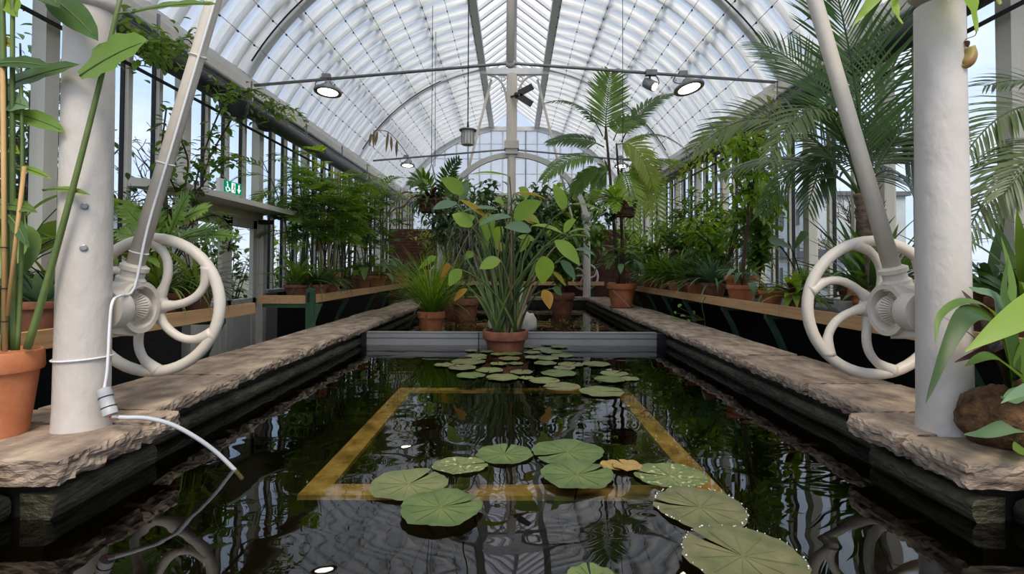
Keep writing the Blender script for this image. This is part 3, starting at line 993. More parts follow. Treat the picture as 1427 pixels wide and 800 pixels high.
MB().box((-3.2, 6.40, 1.38), (-3.05, 6.47, 1.43)).build('door_closer', M['black'], dr)

# pipes and rails under the eaves on both sides
for side, s in (('left', -1), ('right', 1)):
    t = thing('trim_%d' % (2 if s < 0 else 3), 'dark heating pipe and rails under the eaves on the %s' % side, 'pipe', (s * 3, 0, 2.6), kind='structure')
    tube_struct([(s * 3.02, .3, 2.64), (s * 3.02, 13.2, 2.64)], .10, 'heating_pipe', 'dark', t, 16)
    tube_struct([(s * 3.10, .3, 2.80), (s * 3.10, 16.7, 2.80)], .028, 'rail', 'dark', t)
    tube_struct([(s * 3.18, .3, 2.92), (s * 3.18, 16.7, 2.92)], .032, 'rail', 'steel', t)
    tube_struct([(s * 3.16, .3, 2.50), (s * 3.16, 16.7, 2.50)], .016, 'opening_rod', 'dark', t)
    k = 0
    for y in [1.2 + 1.55 * i for i in range(10)]:
        mb = MB()
        mb.bar((s * 3.02, y, 2.74), (s * 3.02, y, 2.98), .02, .02)
        mb.bar((s * 3.0, y, 2.80), (s * 3.3, y, 2.80), .02, .02)
        mb.build('pipe_hanger', M['steel'], t)

# ------------------------------------------------------------------ columns, arches
def column(s, y, label, near):
    x = s * 1.70
    c = thing('column', label, 'column', (x, y, COPZ - .01), kind='structure')
    prof = [(.098, 0), (.094, .03), (.091, .10), (.083, 1.50), (.082, 1.70)]
    MB().lathe([(r, COPZ - .012 + h) for r, h in prof], (x, y, 0), n=40 if near else 16).build('shaft', M['white'], c, smooth=True, angle=50)
    z = COPZ + 1.685 + (-.035 if s < 0 else .04) * near
    MB().lathe([(.084, z), (.10, z + .015), (.104, z + .04), (.092, z + .06), (.09, z + .09), (.125, z + .13), (.135, z + .17), (.135, z + .20)], (x, y, 0), n=32 if near else 16).build('capital', M['white'], c, smooth=True, angle=50)
    MB().box((x - .12, y - .12, z + .2), (x + .12, y + .12, z + .27)).build('abacus', M['white'], c)
    if near:
        MB().lathe([(.085, z + .27), (.08, 4.95)], (x, y, 0), n=16).build('upper_shaft', M['white'], c, smooth=True, angle=50)
    if near and s < 0:
        for zz in (1.065, .905):
            MB().lathe([(.013, 0), (.013, .006), (.009, .008)], (x + .052, y - .069, zz), (.6, -.8, 0), 10).build('filled_bolt_hole', M['steel'], c)
    return c


Y_COL, Y_FAR = 2.03, 11.93
column(-1, Y_COL, 'thick white iron column standing on the stone kerb beside the left handwheel', True)
column(1, Y_COL, 'thick white iron column standing on the stone kerb beside the right handwheel', True)
column(-1, Y_FAR, 'slender white column far off at the left end of the pool behind the sedge', False)
column(1, Y_FAR, 'slender white column far off at the right end of the pool behind a small handwheel', False)
for y, lab in ((Y_COL, 'white arch over the nave between the two near columns'), (Y_FAR, 'pale arch between the far columns before the gable')):
    a = thing('trim_4' if y < 5 else 'trim_5', lab, 'arch', (0, y, 1.74), kind='structure')
    n = 32
    vs, fs = [], []
    for k in range(n + 1):
        u = math.pi * k / n
        for r, dy in ((1.64, -.05), (1.64, .05), (1.76, .05), (1.76, -.05)):
            vs.append((r * math.cos(u), y + dy, (2.17 if y < 5 else 1.80) + r * math.sin(u)))
    for k in range(n):
        for q in range(4):
            fs.append((k * 4 + q, k * 4 + (q + 1) % 4, (k + 1) * 4 + (q + 1) % 4, (k + 1) * 4 + q))
    MB().add(vs, fs).build('arch_rib', M['board' if y > 5 else 'white'], a, smooth=True, angle=40)

# fluted centre column
c = thing('column', 'fluted central column rising out of the pool behind the paddle leaved plant', 'column', (-.06, Y_FAR, -.5), kind='structure')
cx = -.06
mb = MB()
vs, fs = [], []
n = 32
for z in (3.78, 5.40):
    for k in range(n):
        u = 2 * math.pi * k / n
        r = .125 - (.012 if k % 2 else 0)
        vs.append((cx + r * math.cos(u), Y_FAR + r * math.sin(u), z))
fs = [(k, (k + 1) % n, n + (k + 1) % n, n + k) for k in range(n)] + [tuple(range(n))[::-1], tuple(range(n, 2 * n))]
mb.add(vs, fs).build('fluted_shaft', M['cream'], c)
MB().lathe([(.115, -.6), (.10, 0.2), (.10, 3.6)], (cx, Y_FAR, 0), n=20).build('shaft', M['cream'], c, smooth=True, angle=50)
MB().box((cx - .17, Y_FAR - .17, 3.62), (cx + .17, Y_FAR + .17, 3.80)).build('capital', M['white'], c)
MB().box((cx - .14, Y_FAR - .14, 3.50), (cx + .14, Y_FAR + .14, 3.62)).build('neck_mould', M['white'], c)
for s in (-1, 1):
    mb = MB()
    P = bez((cx + s * .12, Y_FAR, 4.75), (cx + s * .16, Y_FAR, 5.36), (cx + s * .56, Y_FAR, 5.38), 12)
    mb.tube(P, .025, 6)
    for q in (3, 5):
        u = [2 * math.pi * k / 10 for k in range(10)]
        ctr = V((cx + s * .20, Y_FAR, 5.05 + .12 * (q - 3)))
        mb.tube([ctr + V((.05 * math.cos(a), 0, .05 * math.sin(a))) for a in u], .012, 5, closed=True)
    mb.box((cx + s * .2 - .12, Y_FAR - .02, 5.36), (cx + s * .2 + .12, Y_FAR + .02, 5.40))
    mb.build('scroll_bracket', M['white'], c, smooth=True, angle=50)

# ------------------------------------------------------------------ vent cranks with handwheels
def crank(s, ycol, label, phase, near=True, xtop=.43, ytop=None):
    x, yw, z = s * 1.70, ycol + .39, .655
    t = thing('vent_crank', label, 'handwheel', (x, yw, z))
    m = M['cream']
    ns = 48 if near else 24
    MB().tube([(x + .314 * math.cos(2 * math.pi * k / ns), yw, z + .314 * math.sin(2 * math.pi * k / ns)) for k in range(ns)], .0255, 12 if near else 8, closed=True).build('rim', m, t, smooth=True)
    for k in range(6):
        e = R(phase + 60 * k)
        pts = []
        for r, da, in ((.035, -38), (.09, -33), (.155, -27), (.215, -19), (.265, -9), (.312, 3)):
            a = e + R(da)
            pts.append((x + r * math.cos(a), yw, z + r * math.sin(a)))
        P = catmull(pts, 4)
        nn = len(P) - 1
        rad = [.0195 + .014 * max(0, 1 - i / nn * 4) + .013 * max(0, 1 - (nn - i) / nn * 4) for i in range(nn + 1)]
        MB().tube(P, rad, 10).build('spoke', m, t, smooth=True)
    MB().lathe([(.040, -.030), (.056, -.028), (.062, -.01), (.062, .02), (.05, .035), (.028, .045)], (x, yw, z), (0, 1, 0), 24).build('hub', m, t, smooth=True, angle=40)
    # axle neck, yoke ring, bevel gears, drum on the column
    MB().lathe([(.034, 0), (.040, .02), (.034, .05), (.032, .09)], (x, yw - .10, z), (0, 1, 0), 20).build('axle_neck', m, t, smooth=True)
    yk = yw - .15
    mb = MB()
    n = 36
    vs, fs = [], []
    for k in range(n):
        u = 2 * math.pi * k / n
        for r, dx in ((.092, -.058), (.114, -.058), (.114, .058), (.092, .058)):
            vs.append((x + dx, yk + r * math.cos(u), z + r * math.sin(u)))
    for k in range(n):
        k2 = (k + 1) % n
        for q in range(4):
            fs.append((k * 4 + q, k2 * 4 + q, k2 * 4 + (q + 1) % 4, k * 4 + (q + 1) % 4))
    mb.add(vs, fs)
    mb.build('yoke_ring', m, t, smooth=True, angle=40)
    mb = MB()
    mb.lathe([(.022, -.050), (.028, -.046), (.056, -.012), (.060, 0), (.060, .012), (.04, .02)], (x, yk + .040, z), (0, 1, 0), 24)
    if near:
        for k in range(30):
            u = 2 * math.pi * k / 30
            d = V((math.cos(u), 0, math.sin(u)))
            mb.bar(V((x, yk - .004, z)) + d * .032, V((x, yk + .030, z)) + d * .063, .006, .013, up=d)
    mb.build('bevel_gear', m, t)
    top = V((s * xtop, ytop if ytop else ycol + .25, 5.35))
    base = V((x, yk, z + .108))
    d = (top - base).normalized()
    MB().lathe([(.056, -.012), (.058, .02), (.047, .03), (.047, .055), (.057, .060), (.057, .078), (.040, .088)], base, d, 24).build('rod_collar', m, t, smooth=True, angle=40)
    mb = MB()
    mb.lathe([(.016, -.058), (.034, -.040), (.034, -.020)], base, d, 20)
    for k in range(14 if near else 0):
        u = 2 * math.pi * k / 14
        a = d.orthogonal().normalized()
        b = d.cross(a)
        e = a * math.cos(u) + b * math.sin(u)
        mb.bar(base - d * .058 + e * .018, base - d * .028 + e * .038, .006, .01, up=e)
    mb.build('bevel_pinion', m, t)
    MB().tube([base + d * .07, base + d * 1.0, base + d * 2.2, top], [.036, .031, .031, .031], 14).build('crank_rod', m, t, smooth=True)
    MB().lathe([(.05, .085), (.086, .085), (.088, .10), (.088, .150), (.082, .165), (.03, .170)], (x, ycol, z), (0, 1, 0), 32).build('bearing_drum', m, t, smooth=True, angle=40)
    MB().bar((x, ycol + .10, z - .082), (x, yk, z - .112), .07, .03).build('yoke_arm', m, t)
    MB().bar((x, ycol + .10, z + .078), (x, yk, z + .112), .07, .03).build('yoke_arm', m, t)
    return base, d


bl, dl = crank(-1, Y_COL, 'white six spoked handwheel with toothed gear and slanting rod by the left column', 92)
br, d_r = crank(1, Y_COL, 'white six spoked handwheel with toothed gear and slanting rod by the right column', 103)
crank(1, Y_FAR - .05, 'small far off white handwheel above the right end of the pool', 80, near=False, xtop=.55)
crank(-1, Y_FAR - .05, 'far off white handwheel hidden by the sedge at the left end of the pool', 80, near=False, xtop=.55)

# cable, conduit sleeve and hose on the left column
def tubeobj(name, label, cat, pts, rad, mat, n=8):
    o = MB().tube(pts, rad, n).build(name, M[mat], None, smooth=True, loc=pts[0])
    return tag(o, label, cat)


pr = lambda px, py, Y: at(px, py, Y)
cab = [bl + dl * h + V((.028, -.03, 0)) for h in (1.9, 1.4, 1.0, .6, .25)] + [pr(187, 401, 2.22), pr(168, 412, 2.10), pr(157, 420, 2.00), pr(153, 450, 1.985), pr(151, 490, 1.975), pr(149, 520, 1.97), pr(145, 543, 1.965)]
t = thing('electric_cable', 'thin white cable tied along the left rod and down the left column', 'cable', cab[-1])
MB().tube(catmull(cab, 4), .0055, 6).build('flex', M['whiteplastic'], t, smooth=True)
for h in (1.55, 1.05, .55, .14):
    p = bl + dl * h
    a = dl.orthogonal().normalized(); b = dl.cross(a)
    rr = .036
    MB().tube([p + (a * math.cos(u) + b * math.sin(u)) * rr + (V((.010, -.012, 0)) if math.cos(u) > .5 else V()) for u in [2 * math.pi * k / 16 for k in range(16)]], .003, 5, closed=True).build('cable_tie', M['whiteplastic'], t, smooth=True)
MB().tube([(-1.70 + .096 * math.cos(u), Y_COL + .096 * math.sin(u), .475 + .004 * math.cos(u)) for u in [2 * math.pi * k / 28 for k in range(28)]], .004, 5, closed=True).build('cable_tie', M['whiteplastic'], t, smooth=True)
t = thing('cable_sleeve', 'grey plastic cable joint leaning on the foot of the left column', 'cable joint', at(154, 582, 1.95))
p, q = at(144, 541, 1.965), at(155, 580, 1.95)
d = (q - p).normalized()
L = (q - p).length
MB().lathe([(.012, 0), (.024, .004), (.025, .03), (.023, .034), (.023, L - .034), (.025, L - .03), (.025, L - .006), (.014, L)], p, d, 20).build('sleeve_body', M['paleplastic'], t, smooth=True, angle=40)
for h in (.036, L - .036):
    MB().tube([p + d * h + (d.orthogonal().normalized() * math.cos(u) + d.cross(d.orthogonal().normalized()) * math.sin(u)) * .0245 for u in [2 * math.pi * k / 16 for k in range(16)]], .002, 4, closed=True).build('seal_ring', M['black'], t)
MB().lathe([(.006, 0), (.008, .004), (.007, .014)], q - d * .002, d, 10).build('red_clip', M['red'], t)
hp = [at(157, 581, 1.945), at(175, 582, 1.955), at(205, 583, 1.985), at(240, 592, 2.02), at(275, 611, 2.06), at(302, 631, 2.10), at(326, 654, 2.13), at(338, 668, 2.14)]
t = thing('water_hose', 'pale grey hose arching from the left column foot into the water', 'hose', hp[0])
MB().tube(catmull(hp, 5), .0085, 8).build('hose_tube', M['hose'], t, smooth=True)
MB().tube([hp[0], hp[0].lerp(hp[1], .5)], .0105, 8).build('hose_collar', M['steel'], t)

# ------------------------------------------------------------------ metal beam across the pool
YB = 5.62
t = thing('channel_beam', 'grey galvanised channel lying across the pool behind the paddle leaved plant', 'beam', (0, YB, .07))
mb = MB()
mb.prism([(-1.60, YB - .022, -.03), (-1.60, YB - .022, .060), (-1.60, YB - .012, .066), (-1.60, YB - .012, .072), (-1.60, YB - .026, .078), (-1.60, YB - .026, .128), (-1.60, YB - .034, .132), (-1.60, YB - .034, .140), (-1.60, YB + .05, .140), (-1.60, YB + .05, -.03)], (3.16, 0, 0))
mb.build('channel', M['galv'], t)
MB().box((1.56, YB - .05, -.03), (1.66, YB + .06, .13)).build('end_block', M['black'], t)
MB().box((-1.66, YB - .05, -.03), (-1.60, YB + .06, .13)).build('end_block', M['black'], t)
MB().box((-.385, YB - .036, -.02), (-.375, YB - .03, .142)).build('seam_clip', M['black'], t)

# sunken yellow tray edge
t = thing('sunken_tray', 'yellowish square tray edge showing just under the water', 'tray', (0, 3.1, -.12))
fx, f0, f1, fw, fz = .885, 2.12, 4.02, .11, -.10
for a in ((-fx, f0, fx, f0 + .11), (-fx, f1 - .09, fx, f1), (-fx, f0 + .11, -fx + fw, f1 - .09), (fx - fw, f0 + .11, fx, f1 - .09)):
    MB().box((a[0], a[1], fz - .02), (a[2], a[3], fz)).build('tray_edge', M['frame'], t)
MB().box((-fx + .01, f0 + .01, fz - .45), (fx - .01, f1 - .01, fz - .43)).build('tray_bottom', M['poolfloor'], t)
mb = MB()
for sx in (-1, 1):
    for yy in (f0 + .04, f1 - .04):
        mb.box((sx * (fx - .04) - .02, yy - .02, -.62), (sx * (fx - .04) + .02, yy + .02, fz - .01))
mb.build('tray_leg', M['poolfloor'], t)

# ------------------------------------------------------------------ benches
BZ0, BZ1, BX = .447, .536, 2.20


def bench(label, s, y0, y1, xb, joints, brackets, endboard=None):
    t = thing('plant_bench', label, 'bench', (s * (BX + xb) / 2, (y0 + y1) / 2, .49))
    x0, x1 = sorted((s * (BX + .03), s * xb))
    k = 0
    y = y0
    nb = max(1, round((y1 - y0) / 1.2))
    for k in range(nb):
        ya, yb = y0 + (y1 - y0) * k / nb, y0 + (y1 - y0) * (k + 1) / nb
        MB().box((x0, ya + .004, BZ0 + .01), (x1, yb - .004, BZ1 - .035)).build('deck_panel', M['slat'], t)
    cuts = [y0] + list(joints) + [y1]
    for a, b in zip(cuts[:-1], cuts[1:]):
        xa, xc = sorted((s * (BX - .005), s * (BX + .035)))
        MB().box((xa, a + .002, BZ0), (xc, b - .002, BZ1)).build('front_board', M['timber'], t)
    if endboard:
        xa, xc = sorted((s * (BX + .035), s * xb))
        MB().box((xa, y0 - .002, BZ0), (xc, y0 + .036, BZ1)).build('end_board', M['timber'], t)
    for y in brackets:
        P = catmull([(s * (BX + .05), y, BZ0 - .03), (s * (BX + .08), y, .36), (s * (BX + .16), y, .20), (s * (BX + .24), y, -.05), (s * (BX + .28), y, -.45)], 4)
        mb = MB()
        for a, b in zip(P[:-1], P[1:]):
            mb.bar(a, b, .035, .07, up=(0, 1, 0))
        mb.box((min(s * (BX + .03), s * (BX + .5)), y - .03, BZ0 - .05), (max(s * (BX + .03), s * (BX + .5)), y + .03, BZ0 - .005))
        mb.build('iron_bracket', M['green_iron'], t)
    return t


bench('near left timber edged bench on green brackets running behind the left handwheel', -1, .5, 4.36, 3.14, (2.6,), (1.05, 2.02, 3.95))
bt = bench('far left timber edged bench with a green corner post beyond the door', -1, 5.54, 11.9, 2.76, (7.2, 8.6, 10.2), (6.9, 8.3, 9.3, 10.2, 11.1), True)
mb = MB()
mb.prism([(-2.19 - .03, 5.47, .10), (-2.19 - .03, 5.47, .60), (-2.19, 5.47, .625), (-2.16 + .03, 5.47, .60), (-2.13, 5.47, .10), (-2.13, 5.47, -.45), (-2.22, 5.47, -.45)], (0, .05, 0))
mb.build('corner_post', M['green_iron'], bt)
MB().box((-2.20, 5.463, .47), (-2.175, 5.468, .57)).build('post_slot', M['black'], bt)
MB().prism([(-2.13, 5.49, .45), (-2.05, 5.49, .45), (-2.09, 5.49, .36), (-2.13, 5.49, .25)], (0, .03, 0)).build('post_gusset', M['green_iron'], bt)
MB().box((-2.72, 5.55, BZ0 - .045), (-2.2, 5.60, BZ0)).build('end_rail', M['green_iron'], bt)
bench('right timber edged bench on green brackets running the whole length of the pool', 1, .5, 11.9, 3.14, (3.10, 4.25, 6.05, 7.9, 9.35), (1.0, 2.6, 4.55, 5.5, 6.75, 7.7, 8.6, 9.6, 10.6))
t = thing('plant_bench', 'timber edged bench across the far end before the brick wall', 'bench', (0, 12.2, .49))
for a, b in ((-2.16, -.8), (-.8, .7), (.7, 2.16)):
    MB().box((a + .003, 12.20, BZ0), (b - .003, 12.24, BZ1)).build('front_board', M['timber'], t)
    MB().box((a + .003, 12.24, BZ0 + .01), (b - .003, 12.9, BZ1 - .03)).build('deck_panel', M['slat'], t)
for x in (-1.9, -.6, .6, 1.9):
    MB().box((x - .03, 12.3, -.45), (x + .03, 12.36, BZ0 + .01)).build('iron_bracket', M['green_iron'], t)

# ------------------------------------------------------------------ lamps, spot, fan, hanging can, sign
def pendant(p, rad, label, tilt=(0, 0, 1), cable=None):
    t = thing('hanging_lamp', label, 'lamp', p, group='round lamps on the tie rods')
    ax = V(tilt).normalized()
    MB().lathe([(rad * .70, -.012), (rad * .72, -.020), (rad * .97, -.022), (rad, -.005), (rad * .97, .014), (rad * .62, .034), (rad * .55, .07), (rad * .32, .09), (rad * .28, .12), (.012, .13), (.012, .19)], p, ax, 32, False, True).build('housing', M['steel'], t, smooth=True, angle=35)
    MB().lathe([(rad * .71, -.014), (rad * .71, -.010)], p, ax, 32).build('lens', M['lens'], t)
    mb = MB()
    for k in range(3):
        a = rad * (.16 + .19 * k)
        mb.lathe([(a, -.0155), (a + .05 * rad, -.0155), (a + .05 * rad, -.0145), (a, -.0145)], p, ax, 32, False, False)
    mb.build('led_ring', M['lensbar'], t)
    a = ax.orthogonal().normalized()
    MB().tube([p + ax * .17 + (a * math.cos(u) + ax * math.sin(u)) * .03 for u in [2 * math.pi * k / 12 for k in range(12)]], .005, 5, closed=True).build('hook', M['steel'], t)
    MB().box(p + ax * .18 + V((-.09, -.03, .0)), p + ax * .18 + V((.02, .03, .06))).build('junction_box', M['steel'], t)
    P = bez(p + ax * .2 + V((-.08, 0, .02)), p + ax * .1 + V((-.28, 0, -.04)), p + ax * .06 + V((-.09, 0, 0)), 10)
    MB().tube(P, .006, 5).build('flex', M['black'], t, smooth=True)


pendant(at(457, 127, 6.90), .185, 'lit round lamp hung from the left half of the near tie rod', (.03, .10, 1))
pendant(at(960, 122, 6.90), .205, 'lit round lamp hung from the right half of the near tie rod', (-.20, .16, 1))
pendant(at(568, 230, 11.9), .17, 'lit round lamp on the far tie rod left of the central column', (0, .1, 1))
pendant(at(866, 231, 11.9), .17, 'lit round lamp on the far tie rod half hidden by the tall fern palm', (0, .1, 1))
p = at(906, 118, 6.9)
t = thing('spotlight', 'small black adjustable spotlight beside the right lamp', 'spotlight', p)
d = V((.45, -.5, -.45)).normalized()
MB().lathe([(.03, -.09), (.066, -.085), (.07, -.03), (.07, .085), (.06, .09), (.055, .07)], p, d, 20).build('barrel', M['steel'], t, smooth=True, angle=40)
MB().lathe([(.050, .068), (.050, .070)], p, d, 20).build('lens', M['lens'], t)
MB().bar(p + V((0, .02, .03)), p + V((0, .02, .18)), .02, .03, up=(0, 1, 0)).build('stem', M['black'], t)
MB().box(p + V((-.06, -.03, .13)), p + V((.09, .05, .20))).build('driver_box', M['steel'], t)
MB().tube(bez(p + V((.05, 0, .15)), p + V((.20, 0, .0)), p + V((.04, .03, -.03)), 10), .007, 5).build('flex', M['black'], t, smooth=True)

p = at(728, 132, 11.6)
t = thing('air_fan', 'dark paddle fan mounted beside the top of the central column', 'fan', p)
hub = at(712, 133, 11.7)
MB().lathe([(.03, -.08), (.06, -.06), (.06, .06), (.03, .08)], hub + V((.13, 0, 0)), (0, 1, 0), 14).build('motor', M['black'], t, smooth=True)
for a in (28, -32):
    d = V((math.cos(R(a)), 0, math.sin(R(a))))
    c0 = hub + V((.13, -.05, 0))
    MB().bar(c0 + d * .06, c0 + d * .42, .15, .014, up=V((0, 1, .0))).build('blade', M['dark'], t)
MB().bar(hub + V((.0, .1, 0)), hub + V((.13, 0, 0)), .04, .04).build('mount', M['black'], t)

p = at(652, 190, 6.9)
t = thing('hanging_sensor', 'grey ribbed can hanging on a long black cord left of the central column', 'hanging can', p)
MB().lathe([(.075, -.12), (.085, -.115), (.085, .07), (.09, .075)], p, (0, 0, 1), 24).build('can_body', M['board'], t, smooth=True, angle=40)
MB().lathe([(.11, .07), (.118, .078), (.118, .09), (.06, .105), (.02, .11)], p, (0, 0, 1), 24).build('can_lid', M['steel'], t, smooth=True, angle=40)
mb = MB()
for k in range(12):
    u = 2 * math.pi * k / 12
    d = V((math.cos(u), math.sin(u), 0))
    mb.bar(p + d * .088 + V((0, 0, -.11)), p + d * .088 + V((0, 0, .06)), .008, .008, up=d)
mb.build('can_rib', M['steel'], t)
MB().tube([p + V((0, 0, .1)), p + V((0, 0, .20))], [.018, .010], 8).build('plug', M['black'], t)
MB().tube([p + V((0, 0, .2)), V((p.x, p.y, 5.49))], .008, 6).build('cord', M['black'], t)
for px, py0, py1, Y, lab in ((606, 95, 232, 9.5, 'thin hanging chain left of the grey can'), (868, 96, 290, 8.6, 'thin hanging wire above the right slatted basket')):
    a, b = at(px, py1, Y), at(px, py0, Y)
    b.x = a.x
    b.z = min(b.z, RC + math.sqrt(RR * RR - a.x ** 2) - .05) if py0 > 200 else RC + math.sqrt(RR * RR - a.x ** 2) - .02
    tubeobj('hanging_wire', lab, 'wire', [a, b], .006, 'steel', 5)

# exit sign over the door canopy
t = thing('exit_sign', 'green and white exit sign standing on the door canopy', 'sign', (-2.92, 5.70, 1.62))
y0, y1, z0, z1, xs = 5.45, 5.90, 1.64, 1.82, -2.90
MB().box((xs - .035, y0 - .10, z0 - .008), (xs, y1 + .01, z1 + .008)).build('sign_case', M['whiteplastic'], t)
MB().box((xs, y0, z0 + .005), (xs + .003, y1, z1)).build('sign_panel', M['signgreen'], t)
mb = MB()
X1 = xs + .0035
# down arrow (right), running figure in a door (middle), wheelchair user (left) - as seen from the pool
ya = y1 - .075
mb.box((X1, ya - .018, 1.72), (X1 + .001, ya + .018, 1.80))
mb.prism([(X1, ya - .05, 1.73), (X1, ya + .05, 1.73), (X1, ya, 1.66)], (.001, 0, 0))
yd = (y0 + y1) / 2 + .005
mb.box((X1, yd - .05, 1.655), (X1 + .001, yd + .05, 1.81))
yw = y0 + .085
mb.tube([(X1, yw + .042 * math.cos(u), 1.70 + .042 * math.sin(u)) for u in [R(150 + 20 * k) for k in range(13)]], .007, 4)
mb.bar((X1, yw - .012, 1.775), (X1, yw - .005, 1.715), .008, .018, up=(1, 0, 0))
mb.bar((X1, yw - .005, 1.715), (X1, yw + .04, 1.712), .008, .014, up=(1, 0, 0))
mb.bar((X1, yw + .04, 1.712), (X1, yw + .06, 1.67), .008, .014, up=(1, 0, 0))
mb.lathe([(.014, 0), (.014, .002)], (X1, yw - .014, 1.795), (1, 0, 0), 10)
mb.build('pictogram', M['signwhite'], t)
mb = MB()
X2 = xs + .0052
mb.lathe([(.012, 0), (.012, .001)], (X2, yd + .008, 1.785), (1, 0, 0), 10)
mb.bar((X2, yd + .004, 1.77), (X2, yd - .008, 1.725), .002, .018, up=(1, 0, 0))
mb.bar((X2, yd - .008, 1.725), (X2, yd + .022, 1.70), .002, .012, up=(1, 0, 0))
mb.bar((X2, yd + .022, 1.70), (X2, yd + .015, 1.668), .002, .012, up=(1, 0, 0))
mb.bar((X2, yd - .008, 1.725), (X2, yd - .022, 1.70), .002, .012, up=(1, 0, 0))
mb.bar((X2, yd - .022, 1.70), (X2, yd - .042, 1.695), .002, .012, up=(1, 0, 0))
mb.bar((X2, yd + .004, 1.765), (X2, yd + .035, 1.745), .002, .01, up=(1, 0, 0))
mb.bar((X2, yd + .002, 1.765), (X2, yd - .028, 1.748), .002, .01, up=(1, 0, 0))
mb.build('running_figure', M['signgreen'], t)
for y in (y0 + .03, y1 - .03):
    MB().bar((xs - .017, y, 1.545), (xs - .017, y, 1.634), .012, .012).build('sign_foot', M['whiteplastic'], t)
t.scale = (1, .733, .66)
t.location = (-2.92, 5.283, 1.582)

# ------------------------------------------------------------------ plant shapes
PROF = {
    'strap': lambda t: (0.75 + 0.25 * min(1, t * 4)) * (1 - max(0, (t - .45) / .55) ** 1.6) + .02,
    'oval': lambda t: max(.03, math.sin(math.pi * min(1, t * .97 + .03)) ** .75),
    'lance': lambda t: max(.02, math.sin(math.pi * (t * .94 + .05) ** .8) ** .9),
    'paddle': lambda t: max(.03, (min(1, t / .22) ** .6) * (1 - max(0, (t - .30) / .70) ** 1.9)),
    'ellip': lambda t: max(.03, math.sin(math.pi * min(1, t * .98 + .02) ** .85) ** .85),
    'heart': lambda t: max(.03, (min(1, t / .10) ** .5) * (1 - t ** 1.5) ** .8),
}


def ribbon(mb, pts, nrm, W, prof, fold=.18, wave=0.0, seed=0.0):
    """leaf blade along pts; nrm = rough upward normal; two cells across, folded along the midrib"""
    pts = [V(p) for p in pts]
    n = len(pts) - 1
    vs, fs = [], []
    f = PROF[prof]
    for i, p in enumerate(pts):
        t = pts[min(i + 1, n)] - pts[max(i - 1, 0)]
        if t.length < 1e-7:
            t = V((0, 0, 1))
        t.normalize()
        sd = t.cross(V(nrm))
        if sd.length < 1e-4:
            sd = t.orthogonal()
        sd.normalize()
        up = sd.cross(t)
        w = W * .5 * f(i / n)
        wv = wave * W * math.sin(i * 1.9 + seed)
        vs += [p - sd * w + up * (fold * w + wv), p, p + sd * w + up * (fold * w - wv * .7)]
    for i in range(n):
        a = i * 3
        fs += [(a, a + 1, a + 4, a + 3), (a + 1, a + 2, a + 5, a + 4)]
    mb.add(vs, fs)


def blade(mb, p, d, L, W, bend, prof='strap', seg=6, fold=.18, wave=0, up=None):
    """blade from p along d that bends down by `bend` radians in all"""
    p, d = V(p), V(d).normalized()
    h = V((d.x, d.y, 0))
    if h.length < 1e-3:
        h = V((rnd.uniform(-1, 1), rnd.uniform(-1, 1), 0))
    h.normalize()
    el = math.asin(max(-1, min(1, d.z)))
    pts = [p.copy()]
    for i in range(seg):
        e = el - bend * (i + .5) / seg
        p = p + (h * math.cos(e) + V((0, 0, math.sin(e)))) * (L / seg)
        pts.append(p.copy())
    side = h.cross(V((0, 0, 1)))
    mid = pts[len(pts) // 2] - pts[0]
    nrm = side.cross(mid.normalized())
    ribbon(mb, pts, nrm if up is None else up, W, prof, fold, wave, rnd.random() * 6)
    return pts


def frond(mb, P, nleaf, ll, lw, droop=.5, ang=55, t0=.12, hint=(0, 0, 1), rw=.008, prof='lance', seg=3, vee=.25, taper=True):
    """pinnate frond: rachis through P, paired leaflets; returns nothing"""
    n = len(P) - 1
    P = [V(p) for p in P]
    mb.tube(P, [rw * (1 - .75 * i / n) + .0008 for i in range(n + 1)], 5)
    for k in range(nleaf):
        t = t0 + (1 - t0) * (k + .5) / nleaf
        x = t * n
        i = min(int(x), n - 1)
        p = P[i].lerp(P[i + 1], x - i)
        tg = (P[i + 1] - P[i]).normalized()
        sd = tg.cross(V(hint))
        if sd.length < 1e-3:
            sd = tg.orthogonal()
        sd.normalize()
        up = sd.cross(tg)
        prof_t = (math.sin(math.pi * (.12 + .80 * t) ** .85) ** .7) if taper else (1 if t < .8 else 1 - (t - .8) * 2.5)
        L = ll * max(.18, prof_t) * rnd.uniform(.92, 1.06)
        a = R(ang * (1.08 - .45 * t) + rnd.uniform(-4, 4))
        for s in (-1, 1):
            d = (tg * math.cos(a) + sd * (s * math.sin(a)) + up * vee).normalized()
            q = [p]
            for j in range(seg):
                dd = (d + V((0, 0, -1)) * (droop * (j + .3) / seg)).normalized()
                q.append(q[-1] + dd * (L / seg))
            ribbon(mb, q, up, lw * (.6 + .4 * prof_t), prof, .12)


def sph(az, el):
    return V((math.cos(az) * math.cos(el), math.sin(az) * math.cos(el), math.sin(el)))


def finish(mb, name, mat, t, single, kind='stuff'):
    if mb.v:
        return mb.build(name, M[mat], t, smooth=True, kind=kind if not single else None)


def strap_clump(t, b, n, L, W, mat='lf', el=(35, 85), bend=(.6, 1.6), single=False, seg=6, az=None, prof='strap', fold=.3):
    b = V(b)
    mb = MB()
    for i in range(n):
        a = rnd.uniform(0, 2 * math.pi) if az is None else R(rnd.uniform(*az))
        l = L * rnd.uniform(.65, 1.1)
        e = R(rnd.uniform(*el))
        if single:
            mb = MB()
        blade(mb, b + V((math.cos(a), math.sin(a), 0)) * .03 * rnd.random(), sph(a, e), l, W * rnd.uniform(.8, 1.15), rnd.uniform(*bend), prof, seg, fold)
        if single:
            mb.build('leaf', M[mat], t, smooth=True)
    if not single:
        finish(mb, 'foliage', mat, t, False)


